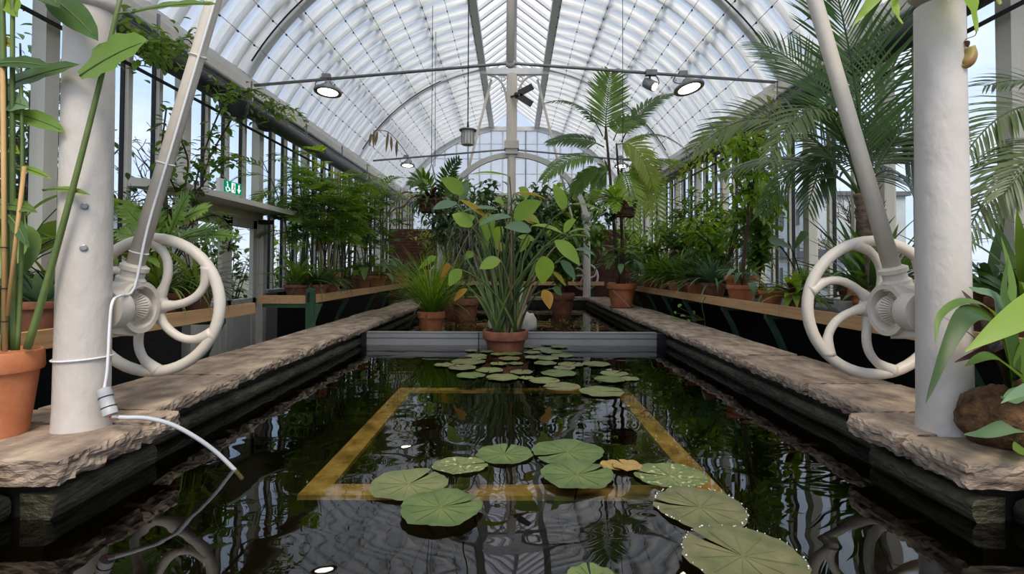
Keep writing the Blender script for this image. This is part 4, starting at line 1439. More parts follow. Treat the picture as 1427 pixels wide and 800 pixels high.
def fern_clump(t, b, n, L, mat='lf', el=(35, 75), ll=.07, lw=.018, nl=22, bend=1.3, az=None, droop=.3, name='frond', hint=(0, 0, 1), rw=.004):
    b = V(b)
    for i in range(n):
        a = 2 * math.pi * i / n + rnd.uniform(-.4, .4) if az is None else R(rnd.uniform(*az))
        e = R(rnd.uniform(*el))
        l = L * rnd.uniform(.7, 1.1)
        P = [b.copy()]
        seg = 9
        for k in range(seg):
            ee = e - bend * (k + .5) / seg * rnd.uniform(.8, 1.2)
            P.append(P[-1] + sph(a, ee) * (l / seg))
        mb = MB()
        frond(mb, P, nl, ll, lw, droop, hint=hint, rw=rw)
        mb.build(name, M[mat], t, smooth=True)


def bush(t, b, h, r, nbr, nleaf, L, W, mat='lf', stemmat='bark', prof='oval', squash=.8, zc=.62, bend=.8, sr=.006, single=False, lname='foliage', qmin=2):
    b = V(b)
    mb, st = MB(), MB()
    tips = []
    for i in range(nbr):
        a = rnd.uniform(0, 2 * math.pi)
        k = rnd.uniform(.3, 1)
        e = b + V((math.cos(a) * r * k, math.sin(a) * r * k, h * rnd.uniform(.55, 1.0)))
        P = bez(b, b + V((0, 0, h * .45)) + V((math.cos(a), math.sin(a), 0)) * r * .15, e, 7)
        st.tube(P, [sr * (1 - .7 * q / 7) for q in range(8)], 5)
        tips.append(P)
    for i in range(nleaf):
        P = tips[i % nbr]
        q = rnd.randint(qmin, 7)
        p = P[q] + V((rnd.gauss(0, r * .12), rnd.gauss(0, r * .12), rnd.gauss(0, h * .05)))
        a = rnd.uniform(0, 2 * math.pi)
        if single:
            mb = MB()
        blade(mb, p, sph(a, R(rnd.uniform(-25, 45))), L * rnd.uniform(.6, 1.15), W * rnd.uniform(.7, 1.1), bend * rnd.uniform(.5, 1.3), prof, 4, .15)
        if single:
            mb.build('leaf', M[mat], t, smooth=True)
    st.build('branch', M[stemmat], t, smooth=True)
    if not single:
        finish(mb, lname, mat, t, False)


def broad(t, b, n, h, L, W, mat='lf', prof='heart', el=(40, 80), single=True, stem='stem_dark', az=None, lbend=1.0, sr=.004, tilt=(-25, 20)):
    b = V(b)
    st, mb = MB(), MB()
    for i in range(n):
        a = rnd.uniform(0, 2 * math.pi) if az is None else R(rnd.uniform(*az))
        e = R(rnd.uniform(*el))
        l = h * rnd.uniform(.55, 1.05)
        tip = b + sph(a, e) * l
        st.tube(bez(b, b + V((0, 0, l * .6)), tip, 6), sr, 5)
        if single:
            mb = MB()
        blade(mb, tip, sph(a, R(rnd.uniform(*tilt))), L * rnd.uniform(.75, 1.1), W * rnd.uniform(.8, 1.1), lbend * rnd.uniform(.6, 1.3), prof, 7, .16)
        if single:
            mb.build('leaf', M[mat], t, smooth=True)
    st.build('stem', M[stem], t, smooth=True)
    if not single:
        finish(mb, 'foliage', mat, t, False)


def canes(t, b, nst, h, lean, nfr, L, mat='lf', ll=.14, lw=.022, nl=9, spread=.12, stem='cane', toponly=.45):
    """clustering bamboo palm: thin ringed canes with feathery fronds"""
    b = V(b)
    for i in range(nst):
        a = rnd.uniform(0, 2 * math.pi)
        hh = h * rnd.uniform(.6, 1.0)
        p0 = b + V((rnd.gauss(0, spread), rnd.gauss(0, spread), 0))
        p1 = p0 + V((math.cos(a) * lean, math.sin(a) * lean, hh))
        P = bez(p0, p0 + V((0, 0, hh * .55)), p1, 10)
        MB().tube(P, [.011 - .006 * q / 10 for q in range(11)], 6).build('cane', M[stem], t, smooth=True)
        for k in range(nfr):
            q = toponly + (1 - toponly) * (k + rnd.random() * .7) / nfr
            x = min(q, .999) * 10
            j = int(x)
            p = P[j].lerp(P[j + 1], x - j)
            az = rnd.uniform(0, 2 * math.pi)
            e = R(rnd.uniform(15, 60))
            F = [p]
            l = L * rnd.uniform(.7, 1.1)
            for m in range(7):
                F.append(F[-1] + sph(az, e - 1.2 * (m + .5) / 7) * (l / 7))
            mb = MB()
            frond(mb, F, nl, ll, lw, .35, ang=62, t0=.2, rw=.003, seg=2, vee=.1)
            mb.build('frond', M[mat], t, smooth=True)


def pot(t, b, r, h, mat='terra', soil='soil', rim=True, n=28, deep=.82):
    """tapered clay pot with a thick rim, standing at b"""
    x, y, z = b
    rb = r * .68
    prof = [(rb, 0), (rb * 1.02, h * .03), (r * .90, h * .76)]
    if rim:
        prof += [(r * 1.0, h * .765), (r * 1.02, h * .80), (r * 1.0, h * .98), (r * .97, h), (r * .90, h), (r * .88, h * .90), (r * .86, h * deep)]
    else:
        prof += [(r * .97, h * .97), (r, h), (r * .94, h), (r * .90, h * deep)]
    o = MB().lathe([(q, z + k) for q, k in prof], (x, y, 0), n=n, cap1=False).build('pot', M[mat], t, smooth=True, angle=35)
    MB().lathe([(r * .87, z + h * (deep - .05)), (r * .87, z + h * deep), (r * .4, z + h * (deep + .03)), (.005, z + h * (deep + .04))], (x, y, 0), n=20, cap1=False).build('soil', M[soil], t, smooth=True)
    return V((x, y, z + h * deep))


def potted(name, label, cat, x, y, z, r, h, mat='terra', soil='soil', group=None, **k):
    t = thing(name, label, cat, (x, y, z), group)
    return t, pot(t, (x, y, z), r, h, mat, soil, **k)


def leafto(t, p0, p1, W, mat, nrm=(0, -.6, .8), sag=.03, prof='paddle', seg=9, fold=.16, name='leaf', wave=0.0, edge=None):
    p0, p1 = V(p0), V(p1)
    c = (p0 + p1) / 2 + V((0, 0, sag))
    P = bez(p0, c, p1, seg)
    mb = MB()
    ribbon(mb, P, nrm, W, prof, fold, wave, rnd.random() * 6)
    o = mb.build(name, M[mat], t, smooth=True)
    if edge:
        mb = MB()
        # thin midrib
        mb.tube([q + V(nrm).normalized() * .001 for q in P[:-1]], [.004 * (1 - i / len(P)) + .0012 for i in range(len(P) - 1)], 4)
        mb.build('midrib', M[edge], o, smooth=True)
    return o


BZ = BZ1 - .035     # bench deck height

# ------------------------------------------------------------------ the paddle leaved plant in the pool
YT = 5.30
t = thing('paddle_plant', 'tall paddle leaved water plant in a clay pot before the metal beam', 'plant', (-.085, YT, -.12))
pb = at(704.5, 462, YT)
prof = [(.15, -.20), (.20, .05), (.215, .075), (.232, .08), (.236, .10), (.236, .15), (.228, .165), (.21, .165), (.205, .12), (.20, .09)]
MB().lathe([(r, z + .035) for r, z in prof], (pb.x, YT, 0), n=40, cap1=False).build('pot', M['terra_dark'], t, smooth=True, angle=35)
MB().lathe([(.20, .10), (.20, .14), (.1, .155), (.01, .16)], (pb.x, YT, 0), n=24, cap1=False).build('soil', M['soil'], t, smooth=True)
TH = [  # base px, tip px, width px, material, nearness, face the camera?
    (710, 246, 655, 243, 13, 'lf_thalia', .1, 0), (716, 270, 763, 279, 15, 'lf_yellow', -.2, 0), (786, 294, 771, 256, 18, 'lf_thalia', .2, 1),
    (717, 306, 755, 281, 24, 'lf_bright', -.2, 1), (712, 303, 667, 315, 16, 'lf_blue', -.3, .5), (740, 321, 703, 317, 17, 'lf_blue', -.4, 1),
    (694, 293, 642, 296, 14, 'lf_blue', -.2, .3), (676, 303, 640, 278, 13, 'lf_yellow', -.1, .6), (646, 270, 613, 249, 19, 'lf_bright', .2, 1),
    (644, 280, 653, 252, 12, 'lf_blue', .3, 1), (636, 284, 603, 292, 14, 'lf_blue', .1, .6), (657, 316, 630, 299, 19, 'lf_thalia', -.1, 1),
    (680, 297, 680, 336, 21, 'lf_thalia', .1, 1), (697, 363, 668, 375, 16, 'lf_bright', -.4, 1), (643, 376, 626, 399, 16, 'lf_bright', -.3, 1),
    (773, 336, 808, 370, 22, 'lf_thalia', -.4, 1), (757, 357, 756, 396, 26, 'lf_thalia', -.4, 1), (781, 364, 802, 390, 14, 'lf_blue', -.2, 1),
    (770, 379, 788, 399, 9, 'lf_yellow', -.3, .7), (801, 349, 829, 356, 9, 'lf_blue', .1, .4), (786, 324, 803, 306, 14, 'lf_thalia', .1, .8),
    (792, 326, 821, 322, 9, 'lf_bright', .2, .2), (789, 331, 824, 332, 7, 'lf_bright', 0, .1), (741, 315, 786, 327, 13, 'lf_thalia', .2, .4),
    (796, 285, 841, 295, 8, 'lf_lime', .2, .3), (738, 331, 725, 352, 10, 'lf_bright', .1, 1), (675, 331, 677, 351, 10, 'lf_bright', .2, 1),
    (758, 404, 766, 431, 15, 'lf_orange', -.4, 1), (651, 403, 633, 420, 10, 'lf_orange', -.3, .8), (700, 290, 690, 281, 18, 'lf_thalia', .25, .5),
    (744, 312, 722, 302, 14, 'lf_yellow', .3, .4), (700, 316, 686, 344, 16, 'lf_thalia', .35, 1), (727, 300, 752, 312, 13, 'lf_bright', .35, .6),
    (722, 330, 748, 338, 12, 'lf_thalia', .3, .7), (662, 302, 640, 316, 14, 'lf_thalia', .3, .8), (770, 402, 783, 412, 11, 'lf_dark', .2, .7),
    (735, 276, 722, 262, 12, 'lf_thalia', .5, .5), (690, 340, 706, 352, 11, 'lf_bright', .2, .8), (660, 352, 648, 362, 10, 'lf_thalia', .3, .8),
]
for i, (bx_, by_, tx, ty, w, m, dz, fc) in enumerate(TH):
    D = YT + dz + rnd.uniform(-.08, .08)
    p0, p1 = at(bx_, by_, D), at(tx, ty, D + rnd.uniform(-.12, .05))
    nrm = V((rnd.uniform(-.4, .4), -.20 - .60 * fc, .95 - .40 * fc))
    lf = leafto(t, p0, p1, w * D / FPX * 1.22, m, nrm, sag=.02 if fc > .5 else .05, edge=None, prof='ellip', fold=.30)
    b0 = V((pb.x + rnd.uniform(-.13, .13), YT + rnd.uniform(-.12, .12), .15))
    dx = p0.x - b0.x
    ctl = V((b0.x + dx * .35, (b0.y + p0.y) / 2, p0.z * .72 + .1))
    P = bez(b0, ctl, p0, 10)
    low = 'stem_dry' if i % 9 == 4 else 'stem'
    MB().tube(P, [.018 - .012 * min(1, q / 8) for q in range(11)], 6).build('stalk', M[low if i % 3 else 'stem_dark'], t, smooth=True)
# outer leaf sheaths and a few bare stalks
for k in range(34):
    a = rnd.uniform(-1, 1)
    b0 = V((pb.x + a * .10, YT + rnd.uniform(-.1, .06), .15))
    tip = at(705 + a * 62 + rnd.uniform(-6, 6), rnd.uniform(330, 420), YT)
    mb = MB()
    ribbon(mb, bez(b0, b0.lerp(tip, .5) + V((-a * .05, 0, .1)), tip, 7), (0, -1, .1), .030, 'strap', .4)
    mb.build('leaf_sheath', M['stem' if k % 4 else 'lf_wine'], t, smooth=True)
MB().tube(bez(at(622, 405, YT - .2), at(650, 300, YT - .2), at(700, 286, YT - .1), 14), [.004] * 15, 5).build('dry_stalk', M['stem_dry'], t, smooth=True)
MB().tube(bez(at(700, 286, YT - .1), at(726, 300, YT - .1), at(722, 330, YT), 8), .004, 5).build('dry_stalk', M['stem_dry'], t, smooth=True)

# ------------------------------------------------------------------ water lily pads
def lily(px, py, wpx, label, mat='pad', notch=0.0, group=None, ratio=1.0, lift=0.0, lobes=None, petiole=True, n=40):
    # at() rises with distance: find the distance where the ray meets the water
    lo, hi = .6, 12.0
    for _ in range(50):
        mid = (lo + hi) / 2
        if at(px, py, mid).z < .004:
            hi = mid
        else:
            lo = mid
    c = at(px, py, lo)
    r = wpx * lo / FPX / 2
    z0 = .004 + lift
    mb = MB()
    rs = random.Random(int(px * 13 + py))
    a0 = R(notch)
    vs = [V((c.x, c.y, z0 + .001))]
    rings = [.33, .66, .9, 1.0]
    N = n
    gap = R(4)
    ph = rs.uniform(0, 6)
    for q in rings:
        for k in range(N + 1):
            u = a0 + gap + (2 * math.pi - 2 * gap) * k / N
            rr = r * q * (1 + (.025 * math.sin(5 * u + ph) + .015 * math.sin(11 * u + ph) + (.012 * (1 if k % 2 else -1) if q == 1 else 0)) * q)
            zz = z0 + (.006 * q * abs(math.sin(3 * u + ph)) if q >= .9 else .0012 * math.sin(6 * u))
            vs.append(V((c.x + rr * math.cos(u), c.y + rr * math.sin(u) * ratio, zz)))
    fs = []
    m = N + 1
    for k in range(N):
        fs.append((0, 1 + k, 2 + k))
    for i in range(len(rings) - 1):
        for k in range(N):
            a = 1 + i * m + k
            fs.append((a, a + m, a + m + 1, a + 1))
    t = thing('lily_pad', label, 'lily pad', (c.x, c.y, z0), group)
    mb.add(vs, fs).build('pad', M[mat], t, smooth=True)
    mb = MB()
    for k in range(11 if wpx > 60 else 0):
        u = a0 + R(22) + (2 * math.pi - R(44)) * k / 10
        mb.bar((c.x, c.y, z0 + .0016), (c.x + r * .86 * math.cos(u), c.y + r * .86 * math.sin(u) * ratio, z0 + .0022), .0022, .0006)
    if mb.v:
        mb.build('vein', M[mat], t, kind='stuff')
    if 'beads' in label or 'biggest' in label:
        mb = MB()
        for k in range(46):
            u = rs.uniform(0, 6.28)
            rr = r * rs.uniform(.95, 1.0)
            q = V((c.x + rr * math.cos(u), c.y + rr * math.sin(u) * ratio, z0 + .008))
            e_ = rs.uniform(.0014, .0028)
            mb.lathe([(e_ * .6, -e_ * .8), (e_, 0), (e_ * .6, e_ * .8)], q, (0, 0, 1), 6)
        mb.build('water_beads', M['whiteplastic'], t, smooth=True, kind='stuff')
    if petiole:
        MB().tube(bez((c.x, c.y, z0 - .002), (c.x + .02, c.y + .05, -.12), (c.x * .6, c.y + .35, -.55), 6), .0045, 5).build('stalk', M['stem_dark'], t, smooth=True)
    return t


for a in (
    (569.5, 675, 106, 'large olive lily pad overlapping the left end of the front tray edge', 'pad_olive', 60, 1.0, .000),
    (614.5, 712, 112, 'large green lily pad just in front of the tray edge, below the olive one', 'pad', 25, 1.0, .012),
    (641, 649, 76, 'torn speckled lily pad between the olive pad and the round middle pad', 'pad_eaten', 20, .8, .000),
    (703, 633, 78, 'round green lily pad with a bright centre in the middle of the tray', 'pad', 80, 1.0, .000),
    (791, 630, 99, 'wide green lily pad split towards the left, at the back of the near group', 'pad', 205, 1.0, .000),
    (804.5, 665, 100, 'deep green lily pad lying over the front tray edge, right of centre', 'pad', 30, 1.0, .010),
    (854, 649, 36, 'small rusty orange dying lily pad', 'pad_dead', 20, 1.0, .000),
    (874, 651, 40, 'small curled lily pad half green half rusty brown', 'pad_dead', 120, 1.0, .006),
    (934, 663, 98, 'ragged eaten lily pad at the right front corner of the tray', 'pad_eaten', 160, .9, .000),
    (975, 707, 122, 'big bronze green lily pad with water beads on its edge, right of the tray', 'pad_brownish', 165, 1.05, .000),
    (1035, 781, 162, 'biggest lily pad cut by the bottom edge of the picture', 'pad_brownish', 130, 1.0, .012),
    (824, 806, 66, 'lily pad that barely shows at the bottom edge of the picture', 'pad', 90, 1.0, .000),
):
    lily(a[0], a[1], a[2], a[3], a[4], a[5], None, a[6], a[7])
# water beads round the two big pads at the right
far = [
    ('front', [(705, 888, 285), (885, 1105, 308)]),
    ('second', [(270, 415, 226), (418, 582, 237), (580, 660, 239), (632, 785, 252), (955, 1110, 248), (1080, 1180, 243)]),
    ('third', [(232, 370, 188), (368, 505, 200), (537, 652, 212), (693, 868, 218), (985, 1125, 217)]),
    ('fourth', [(160, 262, 175), (245, 415, 160), (438, 525, 170), (527, 605, 167), (655, 770, 167), (755, 862, 190), (775, 905, 173), (895, 1035, 171)]),
    ('fifth', [(318, 425, 130), (345, 420, 141), (480, 590, 143), (610, 700, 138), (670, 780, 142), (740, 850, 128)]),
    ('sixth', [(315, 375, 104), (390, 460, 108), (440, 520, 122), (490, 600, 118), (605, 690, 112), (690, 800, 110)]),
    ('rearmost', [(515, 590, 84), (600, 670, 85), (650, 740, 97), (740, 830, 84), (690, 760, 73), (610, 660, 66)]),
]
ORD = ['first', 'second', 'third', 'fourth', 'fifth', 'sixth', 'seventh', 'eighth']
for row, L in far:
    L = sorted(L, key=lambda q: q[0] + q[1])
    for i, (xa, xb, yy) in enumerate(L):
        px, py, w = 560 + (xa + xb) / 2 / 3.5675, 460 + yy / 3.5675, (xb - xa) / 3.5675
        where = '%s from left' % ORD[i] if i < len(L) - 1 else 'last on the right'
        lily(px, py, w, 'floating lily pad, %s in the %s row before the beam' % (where, row), rnd.choice(['pad', 'pad', 'pad_olive', 'pad_olive', 'pad_brownish']), rnd.uniform(0, 360), 'lily pads before the metal beam', 1.0, rnd.choice([0, .002, .004]), None, False, 20)

# ------------------------------------------------------------------ pots and stones beyond the beam
t, s0 = potted('potted_sedge', 'grassy sedge in a clay pot standing in the pool beyond the beam at left', 'plant', at(601, 440, 6.9).x, 6.9, -.11, .185, .37, 'terra')
strap_clump(t, s0, 300, 1.05, .012, 'lf_bright', (42, 88), (.2, 1.6), seg=5, fold=.2)
strap_clump(t, s0, 140, 1.25, .011, 'lf', (50, 88), (.5, 2.0), seg=6, fold=.2)
strap_clump(t, s0, 22, .55, .012, 'lf_dry', (20, 70), (1.2, 2.4), seg=6)
for bx_, by_, tx, ty, w, m in ((608, 357, 582, 377, 10, 'lf_bright'), (627, 367, 614, 391, 10, 'lf_orange')):
    D = 6.6
    leafto(t, at(bx_, by_, D), at(tx, ty, D), w * D / FPX, m, (0, -.9, .4), .03)
    MB().tube(bez(s0, at(bx_ - 2, by_ + 50, D), at(bx_, by_, D), 8), .005, 5).build('stalk', M['stem'], t, smooth=True)


def rock(label, c, r, sq, seed, mat='rock'):
    mb = MB()
    n, m = 18, 10
    vs = []
    for j in range(m + 1):
        el = -math.pi / 2 + math.pi * j / m
        for i in range(n):
            d = sph(2 * math.pi * i / n, el)
            k = 1 + .28 * noise.noise(d * 1.6 + V((seed, 0, 0))) + .09 * noise.noise(d * 4.5 + V((seed, 3, 0)))
            vs.append(V(c) + V((d.x * r * sq[0], d.y * r * sq[1], d.z * r * sq[2])) * k)
    fs = [(j * n + i, j * n + (i + 1) % n, (j + 1) * n + (i + 1) % n, (j + 1) * n + i) for j in range(m) for i in range(n)]
    o = mb.add(vs, fs).build('boulder' if r > .2 else 'stone', M[mat], None, smooth=True, loc=c)
    return tag(o, label, 'stone')


rock('tall pale stone standing in the water behind the paddle leaved plant', at(716, 428, 6.6), .22, (.70, .6, 1.9), 2)
rock('low white stone left of the tall pale stone', at(691, 450, 6.3), .09, (1.0, .8, 1.5), 5)
rock('low white stone right of the tall pale stone', at(735, 450, 6.3), .10, (1.2, .8, 1.4), 9)

t, s0 = potted('potted_moss_plant', 'old clay pot with hanging grey moss behind the sedge', 'plant', at(649, 430, 8.4).x, 8.4, -.11, .22, .46, 'terra_dark')
for k in range(5):
    b0 = s0 + V((rnd.uniform(-.12, .2), -.12, .15 + .17 * k))
    mb = MB()
    for i in range(130):
        a = rnd.uniform(0, 6.28)
        blade(mb, b0 + V((rnd.gauss(0, .12), rnd.gauss(0, .08), rnd.uniform(.2, .75))), sph(a, R(rnd.uniform(-20, 40))), rnd.uniform(.2, .5), .012, rnd.uniform(1.2, 2.2), 'strap', 5, .1)
    finish(mb, 'moss', 'lf_grey', t, False)
MB().tube(bez(s0, s0 + V((0, 0, .5)), s0 + V((.05, 0, 1.1)), 6), .02, 6).build('trunk', M['bark'], t, smooth=True)
t, s0 = potted('potted_shrub', 'dark leaved shrub in a brown pot behind the tall pale stone', 'plant', .0, 9.0, -.11, .25, .5, 'terra_dark')
bush(t, s0, 2.0, .95, 20, 900, .22, .075, 'lf_dark', 'bark', 'lance', bend=1.4)
t, s0 = potted('potted_shrub', 'dark leaved shrub at the right end of the pool by the far handwheel', 'plant', at(783, 405, 9.6).x, 9.6, -.11, .24, .5, 'terra_dark')
bush(t, s0, 1.7, .7, 16, 620, .20, .08, 'lf', 'bark', 'oval', bend=1.2)
t = thing('submerged_weed', 'tangle of green water weed behind the metal beam', 'water plant', (.1, 7.4, 0))
mb = MB()
for i in range(420):
    x, y = rnd.uniform(-.9, 1.2), rnd.uniform(6.9, 8.4)
    blade(mb, (x, y, -.03), sph(rnd.uniform(0, 6.3), R(rnd.uniform(20, 70))), rnd.uniform(.05, .14), .014, 1.2, 'lance', 3)
finish(mb, 'foliage', 'lf', t, False)

# ------------------------------------------------------------------ tall fern palm in the pot on the right kerb
YP = 8.55
p = at(860, 427, YP)
t, s0 = potted('potted_fern_palm', 'tall fern palm with long feathery fronds in a clay pot on the right kerb', 'plant', 1.80, YP, COPZ + .015, .245, .38, 'terra')
MB().lathe([(.20, COPZ + .002), (.22, COPZ + .01), (.215, COPZ + .018)], (1.80, YP, 0), n=24).build('saucer', M['terra_dark'], t, smooth=True)
for (xa, xb, yb, r0) in ((850, 844, 176, .035), (862, 859, 200, .03), (856, 866, 235, .03)):
    a, b = s0 + V(((xa - 857) * .008, 0, 0)), at(xb, yb, YP)
    MB().tube(bez(a, a.lerp(b, .5) + V((.02, 0, 0)), b, 10), [r0 * (1 - .45 * q / 10) for q in range(11)], 8).build('trunk', M['bark'], t, smooth=True)
FR = [  # base, ctrl, tip, leaflet px, mat, droop
    ((843, 195), (845, 140), (851, 102), 30, 'lf', .1, (0, -1, 0), 62), ((840, 190), (812, 128), (760, 143), 19, 'lf_dark', .9, (0, -.3, 1), 60),
    ((842, 205), (805, 185), (764, 199), 20, 'lf_dark', .7, (0, -.7, .7), 58), ((840, 222), (795, 206), (757, 250), 24, 'lf', .8, (0, -.6, .8), 60),
    ((866, 198), (892, 140), (938, 131), 19, 'lf_dark', .6, (0, -.5, .8), 50), ((868, 205), (915, 166), (960, 214), 15, 'lf', .6, (0, -.4, .9), 60),
    ((858, 202), (893, 190), (908, 256), 27, 'lf_lime', .5, (0, -.9, .5), 58), ((868, 222), (912, 212), (921, 335), 24, 'lf_bright', .25, (0, -1, .1), 66),
    ((880, 235), (925, 212), (982, 236), 17, 'lf', .8, (0, -.5, .8), 60), ((862, 238), (880, 240), (884, 335), 22, 'lf_bright', .3, (0, -1, .1), 64),
    ((842, 232), (815, 238), (798, 272), 17, 'lf', .7, (0, -.7, .6), 58), ((855, 196), (866, 160), (896, 170), 20, 'lf', .6, (0, -.6, .6), 58),
    ((850, 240), (842, 226), (826, 276), 16, 'lf', .6, (0, -.9, .4), 60), ((866, 232), (905, 225), (904, 300), 22, 'lf_lime', .4, (0, -1, .2), 60),
]
for i, (a, c_, b, ll, m, dr_, hint, ang) in enumerate(FR):
    D = YP + rnd.uniform(-.35, .25)
    P = bez(at(a[0], a[1], YP), at(c_[0], c_[1], D), at(b[0], b[1], D), 14)
    mb = MB()
    frond(mb, P, 24, ll * 1.3 * D / FPX, .046, dr_, ang=ang, t0=.14, hint=hint, rw=.011, seg=3, vee=.1)
    mb.build('frond', M[m], t, smooth=True)
MB().bar(at(854, 404, 8.3), at(878, 428, 8.2), .018, .012).build('leaning_stake', M['steel'], t)
broad(t, s0 + V((0, 0, .25)), 14, .45, .32, .10, 'lf_blue', 'lance', (20, 75), True, lbend=.9)
fern_clump(t, s0 + V((0, 0, .55)), 9, .5, 'lf', (10, 60), .16, .03, 12)

# ------------------------------------------------------------------ hanging baskets
def basket(p, w, h, label, top):
    t = thing('hanging_basket', label, 'basket', p)
    for k in range(6):
        z = -h / 2 + h * k / 6
        f = .82 + .18 * k / 5
        for ax in (0, 1):
            for s in (-1, 1):
                if k % 2 == ax:
                    continue
                o = V((0, s * w * .5 * f, z)) if ax == 0 else V((s * w * .5 * f, 0, z))
                e = V((w * .56 * f, 0, 0)) if ax == 0 else V((0, w * .56 * f, 0))
                MB().bar(p + o - e, p + o + e, .02, .03).build('slat', M['basket'], t)
    MB().box(p + V((-w * .40, -w * .40, -h * .5)), p + V((w * .40, w * .40, h * .36))).build('moss_lining', M['fibre'], t)
    for sx in (-1, 1):
        for sy in (-1, 1):
            MB().tube([p + V((sx * w * .48, sy * w * .48, h * .4)), p + V((0, 0, .7)), ], .004, 4).build('hanger_wire', M['black'], t)
    MB().tube([p + V((0, 0, .7)), V((p.x, p.y, top))], .005, 4).build('hanger_wire', M['black'], t)
    return t


ztop = lambda x: RC + math.sqrt(max(.1, (RR - .02) ** 2 - x * x))
p = at(601, 286, 8.6)
t = basket(p, .36, .24, 'slatted hanging basket of reddish bromeliads above the sedge at left', ztop(p.x))
strap_clump(t, p + V((0, 0, .1)), 46, .42, .055, 'lf_wine', (-30, 60), (.6, 1.8), True, 6)
strap_clump(t, p + V((-.05, 0, .1)), 30, .46, .06, 'lf_dark', (-20, 60), (.8, 1.9), True, 6)
for a, c_, b, m in (((622, 285), (616, 245), (640, 222), 'lf_dark'), ((612, 280), (625, 250), (655, 262), 'lf'), ((604, 275), (590, 236), (572, 258), 'lf')):
    P = bez(at(*a, 8.6), at(*c_, 8.5), at(*b, 8.4), 10)
    mb = MB()
    frond(mb, P, 15, .24, .05, .3, hint=(0, -1, .2), rw=.006)
    mb.build('frond', M[m], t, smooth=True)
leafto(t, at(594, 256, 8.5), at(587, 231, 8.5), .10, 'lf_bright', (.3, -1, .1), .0, 'lance')
p = at(868, 290, 8.0)
t = basket(p, .34, .27, 'dark slatted hanging basket in front of the fern palm at right', ztop(p.x))
fern_clump(t, p + V((-.1, 0, .12)), 12, .55, 'lf_bright', (5, 65), .14, .03, 13, az=(100, 290))
strap_clump(t, p + V((-.12, 0, .1)), 22, .6, .035, 'lf', (0, 60), (.8, 1.8), True, 7, az=(110, 260))
bush(t, p + V((-.22, 0, -.35)), .5, .2, 6, 60, .13, .06, 'lf_dark')

# tree canopy behind the arch, between the paddle leaves and the gable
for px, Yb, h, r_, lab, m in ((655, 12.5, 2.5, .8, 'bushy evergreen behind the far left column', 'lf_dark'), (770, 12.6, 2.55, .8, 'bushy evergreen behind the far right column', 'lf_dark'),
                             (715, 12.7, 2.2, .8, 'low evergreen on the far bench behind the central column', 'lf')):
    q = at(px, 395, Yb)
    t, s0 = potted('potted_evergreen', lab, 'plant', q.x, Yb, BZ, .2, .3, 'terra_dark')
    bush(t, s0, h - .35, r_ * 1.25, 24, 1000, .30, .11, m, 'bark', 'lance', bend=1.5)

for px, Yb, xo, h, lab, m in ((0, 12.45, 1.75, 1.75, 'leafy green shrub on the far bench right of the far handwheel', 'lf'), (0, 12.5, 1.05, 1.9, 'drooping green shrub on the far bench left of the far handwheel', 'lf_bright'),
                              (0, 12.5, -.75, 1.7, 'green shrub on the far bench behind the hanging moss', 'lf')):
    t, s0 = potted('potted_shrub', lab, 'plant', xo, Yb, BZ, .2, .28, 'terra_dark')
    bush(t, s0, h, .62, 18, 620, .26, .10, m, 'bark', 'lance', bend=1.5)

for xo, Yb, h, r_, lab, m in ((-1.30, 10.6, 2.3, .75, 'drooping leaved tree in a pot before the far left column', 'lf_dark'), (1.45, 12.7, 2.2, .7, 'drooping leaved tree in a pot behind the far right column', 'lf')):
    t, s0 = potted('potted_tree', lab, 'plant', xo, Yb, -.11 if Yb < 12 else BZ, .2, .42, 'terra_dark')
    bush(t, s0, h, r_, 18, 620, .24, .085, m, 'bark', 'lance', bend=1.6, qmin=5)

# ------------------------------------------------------------------ plants of the far left bench
XL = -2.47
def leftpot(name, label, x, y, r, h, mat='terra', cat='plant'):
    return potted(name, label, cat, x, y, BZ, r, h, mat)


t, s0 = leftpot('potted_lily', 'strap leaved lily in a brown bowl at the near end of the far left bench', -2.50, 5.92, .15, .14, 'terra_dark')
strap_clump(t, s0, 30, .55, .045, 'lf', (25, 80), (.6, 1.5), True, 7)
t, s0 = leftpot('potted_spider_grass', 'grassy plant drooping over the corner of the far left bench', -2.32, 6.05, .13, .14, 'terra_dark')
strap_clump(t, s0, 150, .50, .016, 'lf_dark', (25, 85), (1.0, 2.2), seg=6)
t, s0 = leftpot('potted_bamboo_palm', 'bamboo palm in an orange clay pot on the far left bench', at(463, 408, 7.1).x, 7.1, .115, .27)
canes(t, s0, 5, 1.5, .35, 5, .42, 'lf', .15, .026, 9)
for i, (y, x, h, lab) in enumerate(((6.6, -2.62, 1.75, 'nearest tall bamboo palm at the back of the far left bench'), (7.4, -2.66, 1.85, 'tall bamboo palm behind the orange pot on the far left bench'),
                                  (8.2, -2.62, 1.75, 'third tall bamboo palm along the far left bench'), (9.1, -2.60, 1.6, 'last tall bamboo palm before the crooked little tree on the left'))):
    t, s0 = leftpot('potted_bamboo_palm', lab, x, y, .15, .22, 'terra_dark')
    canes(t, s0, 10 - (i > 1) * 2, h, .42, 9, .50, ['lf', 'lf_bright', 'lf', 'lf'][i], .19, .036, 10, .14, ['stem_dark', 'bark', 'stem_dark', 'bark'][i], .35)
t, s0 = leftpot('potted_grass', 'fine dark grass tuft before the bamboo palms on the far left bench', -2.38, 6.62, .12, .15, 'terra_dark')
strap_clump(t, s0, 120, .42, .014, 'lf_dark', (25, 85), (1.0, 2.2))
t, s0 = leftpot('potted_aroid', 'broad pale leaved plant spilling over the edge of the far left bench', -2.34, 7.9, .15, .2, 'terra_dark')
broad(t, s0, 22, .45, .30, .15, 'lf', 'heart', (20, 75), True, lbend=1.1)
t, s0 = leftpot('potted_aroid', 'second broad leaved plant further along the far left bench', -2.36, 8.9, .15, .2, 'terra')
